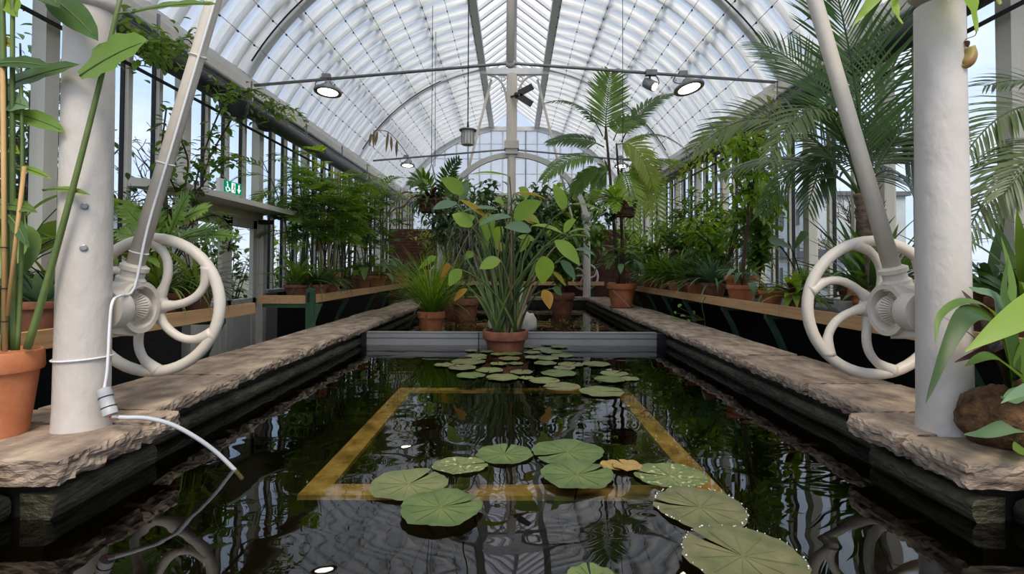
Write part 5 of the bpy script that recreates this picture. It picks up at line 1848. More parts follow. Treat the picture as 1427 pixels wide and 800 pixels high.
broad(t, s0, 18, .42, .28, .13, 'lf_blue', 'heart', (20, 75), True)
t, s0 = leftpot('potted_fern', 'fern in a clay pot near the far corner of the left bench', -2.36, 9.9, .16, .22, 'terra')
fern_clump(t, s0, 14, .6, 'lf', (30, 75), .09, .022, 16)
t, s0 = leftpot('potted_grass', 'pale grass in a clay pot at the far corner of the left bench', -2.40, 11.0, .16, .24, 'terra')
strap_clump(t, s0, 90, .6, .018, 'lf_grey', (30, 85), (.8, 1.8))
t, s0 = leftpot('potted_tree', 'crooked little tree with bare pale branches near the end of the far left bench', -2.48, 9.6, .18, .28, 'terra_dark')
st = MB()
for P in ([(0, 0, 0), (.05, 0, .6), (-.05, .05, 1.1), (.1, .0, 1.6)], [(-.03, .03, .9), (.25, -.1, 1.2), (.45, -.2, 1.25), (.62, -.2, 1.45)], [(.1, -.05, 1.1), (.35, 0, 1.5), (.55, .1, 1.55)], [(0, 0, 1.2), (-.2, .1, 1.5), (-.25, 0, 1.9)], [(.3, -.12, 1.2), (.4, -.2, .95), (.6, -.3, .9)]):
    st.tube(catmull([s0 + V(q) for q in P], 5), .018, 6)
st.build('branch', M['stem_dry'], t, smooth=True)
mb = MB()
for i in range(240):
    c = s0 + V(rnd.choice([(.6, -.2, 1.4), (.5, 0, 1.5), (-.2, 0, 1.8), (.1, 0, 1.6), (.55, -.3, .9), (.3, 0, 1.2)])) + V((rnd.gauss(0, .17), rnd.gauss(0, .17), rnd.gauss(0, .13)))
    blade(mb, c, sph(rnd.uniform(0, 6.3), R(rnd.uniform(-20, 30))), rnd.uniform(.09, .16), .035, .6, 'oval', 3)
finish(mb, 'foliage', 'lf_bright', t, False)
t, s0 = leftpot('potted_shrub', 'loose yellow green shrub in the far left corner before the brick wall', -2.0, 12.5, .2, .3, 'terra')
bush(t, s0, 1.5, .6, 12, 300, .16, .05, 'lf_lime', 'stem_dry', 'lance', bend=1.2)
t, s0 = leftpot('potted_shrub', 'airy shrub left of the basket of reddish bromeliads', -1.35, 12.5, .2, .3, 'terra')
bush(t, s0, 1.7, .7, 12, 300, .15, .05, 'lf', 'stem_dry', 'lance', bend=1.2)
# dry seed branch leaning in front of the roof
t = thing('dry_branch', 'arching dry twig with hanging withered leaves below the roof at left', 'branch', at(566, 215, 9.3))
P = catmull([at(574, 226, 9.3), at(560, 205, 9.3), at(541, 184, 9.3), at(520, 182, 9.3)], 5)
MB().tube(P, .008, 5).build('twig', M['stem_dry'], t, smooth=True)
for px, py, ln in ((541, 184, 30), (545, 190, 22), (553, 196, 24), (521, 183, 24), (526, 184, 20), (517, 186, 18)):
    a = at(px, py, 9.3)
    leafto(t, a, a + V((rnd.uniform(-.05, .05), 0, -ln * .013)), .05, 'lf_dry', (0, -1, 0), 0, 'lance', 5)

# ------------------------------------------------------------------ plants of the near left bench and round the door
t, s0 = leftpot('potted_rosette', 'glossy rosette plant in a wide brown bowl between the bamboo cane and the left column', -2.42, 2.62, .14, .16, 'terra_dark')
strap_clump(t, s0, 26, .34, .045, 'lf_blue', (20, 85), (.3, 1.0), True, 6, prof='lance')
t = thing('root_clump', 'shaggy clump of brown roots beside the rosette bowl on the near left bench', 'plant', (-2.30, 2.85, BZ))
mb = MB()
for k in range(60):
    a = rnd.uniform(0, 6.3)
    q = V((-2.30, 2.85, BZ)) + V((math.cos(a) * .10 * rnd.random(), math.sin(a) * .13 * rnd.random(), rnd.uniform(.03, .11)))
    mb.tube([q, q + V((rnd.gauss(0, .05), rnd.gauss(0, .05), rnd.gauss(0, .03)))], .006, 4)
gridbox(mb, (-2.42, 2.72, BZ), (-2.19, 2.98, BZ + .11), (6, 6, 3), lambda p, u: p + V((noise.noise(p * 20), noise.noise(p * 23 + V((4, 0, 0))), noise.noise(p * 19 + V((0, 7, 0))))) * .03)
mb.build('root_mass', M['fibre'], t, smooth=True)
t, s0 = leftpot('potted_broadleaf', 'big plain oval leaved plant behind the foreground canes at far left', -2.85, 2.95, .16, .22, 'terra_dark')
broad(t, s0, 20, .62, .40, .20, 'lf', 'oval', (35, 85), True, az=(-120, 60), lbend=1.0, tilt=(-50, 20))
t, s0 = leftpot('potted_broadleaf', 'leafy plant behind the left column showing on both sides of it', -2.75, 3.25, .16, .22, 'terra_dark')
broad(t, s0, 18, .62, .32, .15, 'lf', 'oval', (35, 85), True, lbend=.8)
t, s0 = leftpot('potted_lobed_philodendron', 'deeply lobed leaves spreading above the left handwheel', -2.70, 3.55, .18, .24, 'terra_dark')
for px, py, tx, ty, w in ((215, 335, 172, 287, 17), (235, 330, 262, 272, 20), (245, 335, 300, 318, 16), (225, 335, 205, 290, 16), (262, 330, 330, 330, 12), (230, 345, 165, 325, 15), (250, 310, 290, 290, 15), (205, 350, 168, 345, 13)):
    D = 3.5 + rnd.uniform(-.3, .2)
    a, b = at(px, py, D), at(tx, ty, D - .1)
    MB().tube(bez(s0, (s0 + a) / 2 + V((0, 0, .12)), a, 7), .006, 5).build('leaf_stalk', M['stem'], t, smooth=True)
    mb = MB()
    frond(mb, bez(a, (a + b) / 2 + V((0, 0, .03)), b, 8), 9, w * 1.5 * D / FPX, .030, .25, ang=62, t0=.02, hint=(0, -.8, .6), rw=.012, prof='strap', seg=3, vee=.0)
    ribbon(mb, bez(a, (a + b) / 2 + V((0, 0, .03)), b, 8), (0, -.8, .6), .07, 'lance', .1)
    mb.build('lobed_leaf', M['lf_bright' if px > 240 and py < 330 else 'lf'], t, smooth=True)
for i, (x, y, lab) in enumerate(((-2.42, 3.5, 'spider plant seen through the left handwheel'), (-2.45, 3.95, 'grassy spider plant with hanging runners at the end of the near left bench'), (-2.75, 3.1, 'dark grass tuft behind the hub of the left handwheel'))):
    t, s0 = leftpot('potted_spider_plant', lab, x, y, .13, .16, 'terra_dark')
    strap_clump(t, s0, 90, .48, .017, ['lf', 'lf_dark', 'lf_dark'][i], (25, 85), (1.0, 2.4), seg=7)
    strap_clump(t, s0, 14, .50, .03, 'lf_lime', (40, 85), (.6, 1.4), True)
t, s0 = leftpot('potted_shrub', 'small red flowering shrub in a brown pot before the white door', -2.62, 4.18, .13, .18, 'terra_dark')
bush(t, s0, .62, .22, 9, 110, .07, .035, 'lf', 'bark')
for k in range(14):
    c = s0 + V((rnd.gauss(0, .14), rnd.gauss(0, .12), rnd.uniform(.3, .68)))
    mb = MB()
    for q in range(5):
        blade(mb, c, sph(q * 1.26, R(30)), .022, .02, .6, 'oval', 2)
    mb.build('flower', M['flower'], t, smooth=True)
t, s0 = leftpot('climbing_shrub', 'thin stemmed climbing shrub with small leaves left of the exit sign', -2.95, 4.25, .14, .2, 'terra_dark')
st, mb = MB(), MB()
for P in ([(268, 330), (272, 260), (292, 190), (318, 128)], [(270, 300), (285, 240), (300, 205), (322, 168)], [(268, 320), (258, 270), (262, 225), (250, 190)], [(272, 270), (300, 235), (318, 222), (330, 225)], [(266, 300), (240, 255), (226, 215), (232, 150)], [(266, 310), (300, 300), (320, 320), (318, 350)]):
    Q = catmull([at(x, y, 4.2 + rnd.uniform(-.2, .2)) for x, y in P], 6)
    Q = [s0] + Q if P[0][1] > 305 else Q
    st.tube(Q, .007, 5)
    for q in Q[4:]:
        for r_ in range(4):
            a = rnd.uniform(0, 6.3)
            blade(mb, q + V((rnd.gauss(0, .03), rnd.gauss(0, .03), rnd.gauss(0, .03))), sph(a, R(rnd.uniform(-30, 30))), rnd.uniform(.06, .11), .04, .6, 'oval', 4)
st.build('branch', M['bark'], t, smooth=True)
finish(mb, 'foliage', 'lf', t, False)
for px, py in ((334, 218), (318, 352), (314, 340), (296, 330)):
    c = at(px, py, 4.1)
    mb = MB()
    for q in range(6):
        blade(mb, c, sph(q * 1.05, R(20)), .03, .026, .6, 'oval', 2)
    mb.build('flower', M['flower'], t, smooth=True)
# hanging pots and vines on the rail
for i, (px, py, Y, lab) in enumerate(((372, 168, 6.3, 'black hanging pot with trailing leaves under the left rail, the farther one'), (326, 150, 5.4, 'black hanging pot with trailing leaves under the left rail, above the exit sign'))):
    p = at(px, py, Y)
    t = thing('hanging_pot', lab, 'hanging pot', p)
    MB().lathe([(.05, -.13), (.10, -.11), (.14, -.02), (.145, .06), (.135, .06), (.13, .02)], p, (0, 0, 1), 20, True, False).build('pot', M['black'], t, smooth=True, angle=40)
    MB().lathe([(.132, .02), (.13, .03), (.01, .04)], p, (0, 0, 1), 16).build('soil', M['soil'], t, smooth=True)
    for a in (0, 2.1, 4.2):
        MB().tube([p + V((.14 * math.cos(a), .14 * math.sin(a), .05)), V((-3.10, p.y, 2.80))], .004, 4).build('hanger_wire', M['steel'], t)
    mb, st = MB(), MB()
    for k in range(12):
        a = rnd.uniform(0, 6.3)
        q = p + V((0, 0, .06))
        P = [q]
        for m in range(9):
            q = q + sph(a, R(50 - 16 * m)) * .06 + V((.012, 0, 0))
            P.append(q)
            blade(mb, q, sph(rnd.uniform(0, 6.3), R(rnd.uniform(-30, 30))), rnd.uniform(.07, .12), .05, .6, 'heart', 4)
        st.tube(P, .003, 4)
    st.build('vine_stem', M['stem_dark'], t)
    finish(mb, 'foliage', 'lf', t, False)
t = thing('rail_vine', 'leafy vine creeping along the left eaves rail above the near column', 'vine', at(240, 90, 4.0))
mb, st = MB(), MB()
for k, (pa, pb_, Y0, Y1) in enumerate((((170, 40), (250, 85), 3.4, 4.2), ((300, 120), (400, 165), 4.8, 6.6), ((190, 70), (270, 60), 3.6, 4.2))):
    P = catmull([at(pa[0] + (pb_[0] - pa[0]) * u + rnd.uniform(-6, 6), pa[1] + (pb_[1] - pa[1]) * u + rnd.uniform(-8, 10), Y0 + (Y1 - Y0) * u) for u in [q / 6 for q in range(7)]], 5)
    st.tube(P, .005, 5)
    for q in P:
        for r_ in range(4):
            blade(mb, q + V((rnd.gauss(0, .05), rnd.gauss(0, .05), rnd.gauss(0, .06))), sph(rnd.uniform(0, 6.3), R(rnd.uniform(-40, 20))), rnd.uniform(.05, .10), .035, .7, 'oval', 4)
st.build('branch', M['bark'], t, smooth=True)
finish(mb, 'foliage', 'lf', t, False)
# background growth against the left glass near the foreground
for i, (x, y, h, m, lab) in enumerate(((-2.95, 2.2, .9, 'lf_dark', 'dark bushy plant against the left glass behind the foreground canes'), (-2.95, 4.6, .9, 'lf_dark', 'dark leafy plant on the near left bench just before the door'), (-2.9, 1.6, .8, 'lf', 'bushy plant at the left picture edge behind the clay pot'))):
    t, s0 = leftpot('potted_bush', lab, x, min(y, 4.2), .14, .2, 'terra_dark')
    bush(t, s0, h, .34, 12, 230, .12, .055, m)

# ------------------------------------------------------------------ foreground pot with ginger canes at far left
t, s0 = potted('potted_ginger', 'tall ginger canes with big leaves in the large clay pot at the left foreground', 'plant', -1.93, 1.93, COPZ + .002, .128, .315, 'terra', 'gravel_soil')
D = 1.90
for (xa, ya, xm, ym, xb, yb, r_) in ((20, 488, 16, 240, 18, -30, .011), (8, 488, 10, 250, 2, -30, .014), (38, 486, 96, 300, 172, -20, .0125), (24, 488, 34, 330, 30, 120, .008)):
    a, b = at(xa, ya, D), at(xb, yb, D)
    MB().tube(bez(a, at(xm, ym, D), b, 14), [r_ * (1 - .4 * q / 14) for q in range(15)], 8).build('cane', M['stem'], t, smooth=True)
for (xa, ya, xb, yb, r_) in ((7, 490, 4, 95, .0075), (10, 440, 34, 232, .0065)):
    MB().tube([at(xa, ya, D - .04), at(xb, yb, D - .03)], r_, 8).build('bamboo_stick', M['cane'], t, smooth=True)
for y in (345, 402, 448):
    c = at(6, y, D - .04)
    MB().tube([c + V((.012 * math.cos(u), .012 * math.sin(u), 0)) for u in [2 * math.pi * k / 12 for k in range(12)]], .0022, 4, closed=True).build('tie', M['black'], t)
GL = [  # base, tip, width px, material, normal
    ((112, 106), (206, 57), 46, 'lf', (-.2, -.75, .6)), ((184, 18), (303, 6), 17, 'lf', (0, -.25, 1)), ((62, -10), (137, 56), 30, 'lf_dark', (.4, -.8, .4)),
    ((-10, 128), (112, 90), 24, 'lf_dark', (.1, -.6, .8)), ((-20, 142), (41, 150), 26, 'lf_blue', (0, -.8, .6)), ((12, 158), (90, 184), 20, 'lf', (.2, -.6, .75)),
    ((-12, 90), (70, 94), 20, 'lf_dark', (0, -.4, 1)), ((2, -14), (24, 24), 24, 'lf_bright', (.2, -1, .2)), ((-20, 196), (28, 214), 16, 'lf_bright', (0, -.8, .5)),
    ((10, 232), (72, 250), 8, 'lf_bright', (0, -.4, 1)), ((60, 265), (126, 272), 8, 'lf', (0, -.2, 1)), ((-5, 60), (20, 66), 12, 'lf_yellow', (0, -1, .4)),
    ((40, -25), (84, 10), 26, 'lf_dark', (.3, -.8, .5)), ((-10, 285), (52, 296), 14, 'lf', (0, -.5, .8)), ((12, 300), (40, 345), 14, 'lf_dark', (0, -.8, .3)),
]
for (a, b, w, m, nrm) in GL:
    dd = D + rnd.uniform(-.06, .06)
    leafto(t, at(a[0], a[1], dd), at(b[0], b[1], dd - rnd.uniform(0, .10)), w * dd / FPX * 1.3, m, (nrm[0], nrm[1] - .5, nrm[2] * .6), .025, 'oval', 12, .14, wave=.05, edge='stem')
MB().tube(bez(at(160, 20, D), at(172, 16, D), at(184, 18, D), 4), .004, 5).build('leaf_stalk', M['stem'], t, smooth=True)

# ------------------------------------------------------------------ right bench
def rightpot(name, label, x, y, r, h, mat='terra', cat='plant'):
    return potted(name, label, cat, x, y, BZ, r, h, mat)


t, s0 = rightpot('potted_tree', 'thin trunked tree with light green leaves in the big orange pot at right', 2.50, 5.62, .18, .27)
tr = catmull([s0, at(1040, 330, 5.6), at(1046, 280, 5.6), at(1052, 238, 5.55), at(1050, 190, 5.5)], 6)
MB().tube(tr, [.026 - .014 * i / (len(tr) - 1) for i in range(len(tr))], 8).build('trunk', M['bark'], t, smooth=True)
st, mb = MB(), MB()
for k in range(22):
    j = rnd.randint(9, len(tr) - 1)
    q0 = tr[j]
    q1 = at(rnd.uniform(985, 1105), rnd.uniform(170, 300) + 0, 5.5 + rnd.uniform(-.5, .5))
    P = bez(q0, q0.lerp(q1, .5) + V((0, 0, .15)), q1, 6)
    st.tube(P, .005, 4)
    for q in P[2:]:
        for r_ in range(5):
            blade(mb, q + V((rnd.gauss(0, .06), rnd.gauss(0, .06), rnd.gauss(0, .06))), sph(rnd.uniform(0, 6.3), R(rnd.uniform(-60, 20))), rnd.uniform(.08, .14), .06, .8, 'heart', 4)
st.build('branch', M['bark'], t, smooth=True)
finish(mb, 'foliage', 'lf_bright', t, False)
strap_clump(t, s0, 20, .3, .04, 'lf_dark', (20, 80), (.4, 1.4), True)
t = thing('eaves_climber', 'yellow green climber running along the right eaves pipe', 'vine', at(985, 215, 6.6))
st, mb = MB(), MB()
P = catmull([at(x, y, Y) for x, y, Y in ((915, 252, 9.5), (945, 238, 8.6), (985, 210, 7.2), (1030, 190, 6.2), (1075, 165, 5.4))], 8)
st.tube(P, .008, 5)
for q in P:
    for r_ in range(11):
        blade(mb, q + V((rnd.gauss(0, .12), rnd.gauss(0, .12), rnd.gauss(-.02, .13))), sph(rnd.uniform(0, 6.3), R(rnd.uniform(-50, 20))), rnd.uniform(.08, .13), .055, .8, 'heart', 4)
st.build('branch', M['bark'], t, smooth=True)
finish(mb, 'foliage', 'lf_lime', t, False)
t, s0 = rightpot('potted_plant', 'grey green leaved plant half covering the big orange pot on the right bench', 2.36, 5.30, .15, .17)
broad(t, s0, 16, .26, .18, .08, 'lf_blue', 'heart', (10, 80), True)
MB().box(s0 + V((.07, -.1, .02)), s0 + V((.13, -.095, .07))).build('plant_label', M['whiteplastic'], t)
t, s0 = rightpot('potted_plant', 'orange clay pot with a small plant and white label left of the striped bromeliad', 2.42, 4.82, .115, .135)
strap_clump(t, s0, 26, .26, .028, 'lf', (10, 80), (.6, 2), True)
MB().box(s0 + V((-.07, -.08, .03)), s0 + V((-.01, -.075, .09))).build('plant_label', M['whiteplastic'], t)
t, s0 = rightpot('potted_bromeliad', 'bromeliad with mottled olive strap leaves hanging over the right bench edge', 2.36, 4.30, .095, .12, 'terra_dark')
strap_clump(t, s0, 24, .34, .055, 'lf_bright', (5, 75), (.7, 1.7), True, 7)
strap_clump(t, s0, 8, .30, .05, 'lf_wine', (20, 80), (.5, 1.5), True, 7)
t, s0 = rightpot('potted_alocasia', 'dark arrow shaped leaf on a tall black stalk behind the mottled bromeliad', 2.62, 4.62, .12, .16, 'terra_dark')
for a, b, c_, w in (((1086, 342), (1070, 334), (1106, 348), 26), ((1098, 336), (1124, 322), (1105, 350), 12)):
    st0 = at(a[0], a[1], 4.6)
    MB().tube(bez(s0, (s0 + st0) / 2 + V((.0, 0, .1)), st0, 8), .007, 6).build('stalk', M['black'], t, smooth=True)
    leafto(t, at(*b, 4.6), at(*c_, 4.55), w * 4.6 / FPX, 'lf_dark', (0, -.6, .8), .02, 'heart', 8, .15)
strap_clump(t, s0, 30, .35, .03, 'lf', (15, 80), (.5, 1.6), True)
t, s0 = rightpot('potted_clivia', 'big fan of dark strap leaves seen through the top of the right handwheel', 2.66, 3.72, .20, .20, 'terra_dark')
strap_clump(t, s0, 44, .72, .055, 'lf', (20, 85), (.3, 1.1), True, 8)
t, s0 = rightpot('potted_clivia', 'low dark strap leaved plant in a brown pot between the right handwheel spokes', 2.47, 3.52, .12, .13, 'terra')
strap_clump(t, s0, 34, .42, .045, 'lf_dark', (15, 85), (.5, 1.5), True, 7)
t, s0 = rightpot('potted_clivia', 'dark strap leaved plant left of the right handwheel behind the mottled bromeliad', 2.80, 4.15, .16, .2, 'terra_dark')
strap_clump(t, s0, 36, .75, .05, 'lf_dark', (20, 85), (.4, 1.2), True, 8)
rock('speckled stone beside the brown pot behind the right handwheel', (2.40, 3.28, BZ + .07), .085, (.8, .8, 1.0), 4, 'gravel_soil')
t = thing('pale_stone_dish', 'pale marble dish standing on the right bench behind the handwheel rim', 'dish', (2.52, 3.85, BZ))
MB().lathe([(.07, BZ), (.09, BZ + .02), (.11, BZ + .09), (.10, BZ + .09), (.08, BZ + .03)], (2.56, 3.90, 0), n=20).build('bowl', M['rock'], t, smooth=True, angle=40)
t, s0 = rightpot('potted_plant', 'small orange pot with a dark tuft behind the hub of the right handwheel', 2.62, 3.35, .085, .16)
strap_clump(t, s0, 40, .22, .012, 'lf_wine', (10, 85), (.4, 1.5))
# the far part of the bench: a continuous hedge of potted plants
row = [  # y, x, kind, label
    (6.15, 2.40, 'grass', 'grey green grassy plant right beside the big orange pot'),
    (6.55, 2.72, 'umbrella', 'umbrella leaved shrub standing left of the thin brown trunk'),
    (6.60, 2.36, 'strap', 'low strap leaved plant next to the grey green grassy one on the right bench'),
    (7.05, 2.42, 'rosette', 'light green rosette in the middle of the right bench row'),
    (7.20, 2.82, 'bush', 'bushy light leaved shrub behind the light green rosette on the right'),
    (7.50, 2.38, 'strap2', 'dark strap plant left of the light green rosette on the right bench'),
    (7.95, 2.80, 'umbrella2', 'umbrella leaved shrub with dull brown tips in the right row'),
    (8.05, 2.40, 'grass2', 'dense grassy plant with yellowing blades on the right bench'),
    (8.55, 2.44, 'varieg', 'pale striped strap plant right of the fern palm pot'),
    (8.70, 2.86, 'bush2', 'tall leafy shrub behind the pale striped strap plant'),
    (9.15, 2.44, 'strap', 'strap leaved plant just behind the fern palm trunk'),
    (9.70, 2.60, 'bush', 'leafy shrub behind the fern palm on the right bench'),
    (10.3, 2.50, 'broad', 'broad leaved plant near the far end of the right bench'),
    (6.05, 2.90, 'bush3', 'tall leafy shrub against the glass right of the umbrella leaved shrub'),
    (7.75, 2.98, 'bush3', 'tall leafy shrub against the glass behind the row of strap plants at right'),
    (9.35, 2.98, 'bush3', 'tall leafy shrub against the glass behind the fern palm at right'),
    (7.30, 2.34, 'strap', 'strap plant with a clay pot at the very edge of the right bench'),
    (8.32, 2.36, 'strap2', 'arching green strap plant at the bench edge right of the striped one'),
    (6.85, 2.62, 'strap2', 'arching strap plant between the rosette and the umbrella leaved shrub'),
    (11.0, 2.55, 'bush2', 'dark leafy shrub at the far end of the right bench'),
]
for y, x, kind, lab in row:
    t, s0 = rightpot('potted_plant', lab, x, y, .15, .17, 'terra_dark' if kind != 'strap' else 'terra')
    if kind == 'grass':
        strap_clump(t, s0, 108, 0.60, 0.029, 'lf_blue', (20, 85), (.8, 1.9), seg=6)
    elif kind == 'grass2':
        strap_clump(t, s0, 121, 0.63, 0.031, 'lf', (25, 88), (.6, 1.8), seg=6)
        strap_clump(t, s0, 18, 0.57, 0.029, 'lf_lime', (20, 70), (1, 2))
    elif kind == 'strap':
        strap_clump(t, s0, 62, 0.57, 0.043, 'lf_dark', (20, 85), (.6, 1.7))
        strap_clump(t, s0, 21, 0.53, 0.043, 'lf', (20, 85), (.6, 1.7))
    elif kind == 'strap2':
        strap_clump(t, s0, 81, 0.63, 0.041, 'lf', (25, 85), (.5, 1.6))
    elif kind == 'varieg':
        strap_clump(t, s0, 62, 0.63, 0.042, 'lf_lime', (25, 85), (.6, 1.7))
        strap_clump(t, s0, 40, 0.57, 0.042, 'lf_blue', (25, 85), (.6, 1.7))
    elif kind == 'rosette':
        strap_clump(t, s0, 81, 0.41, 0.036, 'lf_bright', (0, 80), (.3, 1.2))
    elif kind in ('umbrella', 'umbrella2'):
        st = MB()
        for k in range(20):
            a = rnd.uniform(0, 6.3)
            q = s0 + V((math.cos(a) * rnd.uniform(.1, .5), math.sin(a) * rnd.uniform(.1, .4), rnd.uniform(.35, .95)))
            st.tube(bez(s0, s0 + V((0, 0, .4)), q, 6), .006, 5)
            mb = MB()
            for m in range(8):
                blade(mb, q, sph(m * .785 + rnd.uniform(-.1, .1), R(rnd.uniform(-5, 18))), rnd.uniform(.17, .23), .062, 1.0, 'lance', 5)
            mb.build('leaf_whorl', M['lf' if kind == 'umbrella' else ('lf_dry' if k % 5 == 0 else 'lf')], t, smooth=True)
        st.build('branch', M['bark'], t, smooth=True)
    elif kind == 'bush':
        bush(t, s0, 1.03, .45, 14, 495, 0.16, 0.075, 'lf_bright')
    elif kind == 'bush2':
        bush(t, s0, 1.13, .45, 14, 450, 0.18, 0.075, 'lf', prof='lance')
    elif kind == 'bush3':
        bush(t, s0, 1.46, .42, 15, 570, 0.18, 0.081, 'lf')
    elif kind == 'broad':
        broad(t, s0, 26, .6, .28, .13, 'lf_blue', 'heart', (30, 85), False)
# weeds growing out of the gap below the bench
t = thing('seedling', 'spindly seedling growing in the dark gap behind the right kerb', 'plant', (2.22, 5.9, .0))
a = V((2.20, 5.9, -.30))
st = MB().tube(catmull([a, a + V((0, 0, .5)), a + V((-.05, -.05, .72)), a + V((-.02, -.08, .82))], 5), .004, 5)
st.build('stem', M['stem'], t, smooth=True)
for px, py in ((945, 428), (942, 436), (955, 441), (935, 444), (962, 447), (968, 438)):
    c = at(px, py, 5.85)
    leafto(t, c, c + V((rnd.uniform(-.09, .09), 0, rnd.uniform(-.02, .04))), .04, 'lf', (0, -.6, .8), .02, 'lance', 5)
    MB().tube([a + V((0, 0, .55)), c], .002, 4).build('stem', M['stem'], t)

# ------------------------------------------------------------------ big feather palm behind the right handwheel
YPALM = 3.55
crown = at(1200, 268, YPALM)
t, s0 = rightpot('feather_palm', 'large feather palm arching over the right handwheel', at(1219, 390, YPALM).x, YPALM, .16, .2, 'terra')
tk = catmull([s0, at(1216, 345, YPALM), at(1210, 310, YPALM), crown], 8)
MB().tube(tk, [.050 + .004 * (i % 2) + (.014 if 10 < i < 20 else 0) for i in range(len(tk))], 10).build('trunk', M['palmbark'], t, smooth=True)
for k in range(14):
    i = rnd.randint(8, len(tk) - 2)
    a = rnd.uniform(0, 6.3)
    q = tk[i] + V((math.cos(a), math.sin(a), 0)) * .045
    mb = MB()
    blade(mb, q, sph(a, R(72)), .16, .06, .2, 'lance', 4, .3)
    mb.build('leaf_base', M['palmbark'], t, smooth=True)
PF = [  # ctrl px, tip px, leaflet px, depth of ctrl, depth of tip, mat, n, droop, hint, ang, start
    ((1200, 110), (1150, -75), 120, 3.5, 3.3, 'lf_dark', 34, .15, (0, -1, .1), 52),
    ((1150, 60), (1072, 222), 62, 3.4, 3.0, 'lf_palm', 34, .55, (0, -.5, .8), 50),
    ((1090, 95), (968, 208), 62, 3.6, 3.6, 'lf_palm', 30, .40, (0, -.75, .6), 48),
    ((1110, 185), (1000, 246), 46, 3.9, 4.2, 'lf_palm', 30, .85, (0, -.5, .8), 58),
    ((1270, 110), (1335, 205), 80, 3.5, 3.3, 'lf_palm', 28, .75, (0, -.5, .8), 58),
    ((1235, 120), (1283, 255), 70, 3.6, 3.5, 'lf_palm', 30, .75, (0, -.6, .7), 58),
    ((1165, 130), (1125, 292), 62, 3.8, 3.8, 'lf_dark', 28, .9, (0, -.6, .7), 58),
    ((1225, 80), (1300, 10), 90, 3.9, 4.3, 'lf_palm', 28, .4, (0, -.8, .5), 52),
    ((1180, 110), (1060, 60), 85, 3.8, 4.1, 'lf_dark', 28, .35, (0, -.8, .5), 52),
    ((1190, 120), (1235, 215), 55, 4.1, 4.2, 'lf_dark', 26, .9, (0, -.6, .7), 60),
    ((1145, 150), (1060, 300), 50, 4.2, 4.4, 'lf_dark', 26, .8, (0, -.6, .7), 58),
    ((1240, 190), (1290, 300), 50, 3.9, 3.8, 'lf_dark', 24, .9, (0, -.6, .7), 58),
]
for (c_, b, ll, d1, d2, m, n, dr_, hint, ang) in PF:
    P = bez(crown + V((rnd.uniform(-.03, .03), rnd.uniform(-.03, .03), -.05)), at(c_[0], c_[1], d1), at(b[0], b[1], d2), 16)
    mb = MB()
    frond(mb, P, int(n * 1.45), ll * 1.12 * (d1 + d2) / 2 / FPX, .019, dr_ * 1.2, ang=ang, t0=.16, hint=hint, rw=.011, seg=4, vee=.12, prof='lance')
    mb.build('frond', M[m], t, smooth=True)
# second palm at the right picture edge
YQ = 2.55
t, s0 = rightpot('feather_palm', 'feather palm at the right picture edge with fronds sweeping behind the column', 3.0, YQ, .18, .25, 'terra_dark')
c2 = V((3.0, YQ, 1.25))
MB().tube([s0, c2], [.05, .04], 8).build('trunk', M['palmbark'], t, smooth=True)
for (cx_, cy_), (bx_, by_), ll, dz, n, dr_ in (((1450, 60), (1345, 215), 75, -.1, 28, .6), ((1500, 80), (1372, 120), 70, .2, 26, .5), ((1420, 150), (1346, 330), 70, -.2, 26, .8), ((1480, 150), (1400, 270), 80, -.3, 26, .8), ((1560, 80), (1480, 40), 70, .1, 24, .6)):
    P = bez(c2, at(cx_, cy_, YQ + dz), at(bx_, by_, YQ + dz), 14)
    mb = MB()
    frond(mb, P, int(n * 1.4), ll * 1.15 * YQ / FPX, .015, dr_ * 1.2, ang=55, t0=.2, hint=(0, -.6, .8), rw=.009, seg=4, vee=.15)
    mb.build('frond', M['lf_palm'], t, smooth=True)

# ------------------------------------------------------------------ strap plants round the right column
for i, (px, Y, x, n, L, m, lab) in enumerate(((1395, 2.45, 2.45, 34, .62, 'lf', 'dark strap leaved plant on the bench right of the right column'), (1375, 2.95, 2.75, 30, .62, 'lf_dark', 'dark strap leaved plant against the glass right of the right column'), (1420, 2.05, 2.55, 26, .55, 'lf_dark', 'bushy strap plant at the right picture edge on the bench'))):
    t, s0 = rightpot('potted_strap_plant', lab, x, Y, .15, .2, 'terra_dark')
    strap_clump(t, s0, n, L, .05, m, (20, 88), (.4, 1.5), True, 8)
t = thing('bromeliad', 'bromeliad with wide arching leaves on a brown fibre ball right of the right column', 'plant', at(1392, 600, 1.83))
c = at(1394, 583, 1.86)
mb = MB()
n, m_ = 26, 16
vs = []
for j in range(m_ + 1):
    el = -math.pi / 2 + math.pi * j / m_
    for i in range(n):
        d = sph(2 * math.pi * i / n, el)
        k = 1 + .16 * noise.noise(d * 2.2) + .10 * noise.noise(d * 6) + .07 * noise.noise(d * 14)
        q = c + V((d.x * .125, d.y * .12, d.z * .115)) * k
        q.z = max(q.z, COPZ + .004)
        vs.append(q)
mb.add(vs, [(j * n + i, j * n + (i + 1) % n, (j + 1) * n + (i + 1) % n, (j + 1) * n + i) for j in range(m_) for i in range(n)])
mb.build('root_ball', M['fibre'], t, smooth=True)
b0 = c + V((.04, 0, .09))
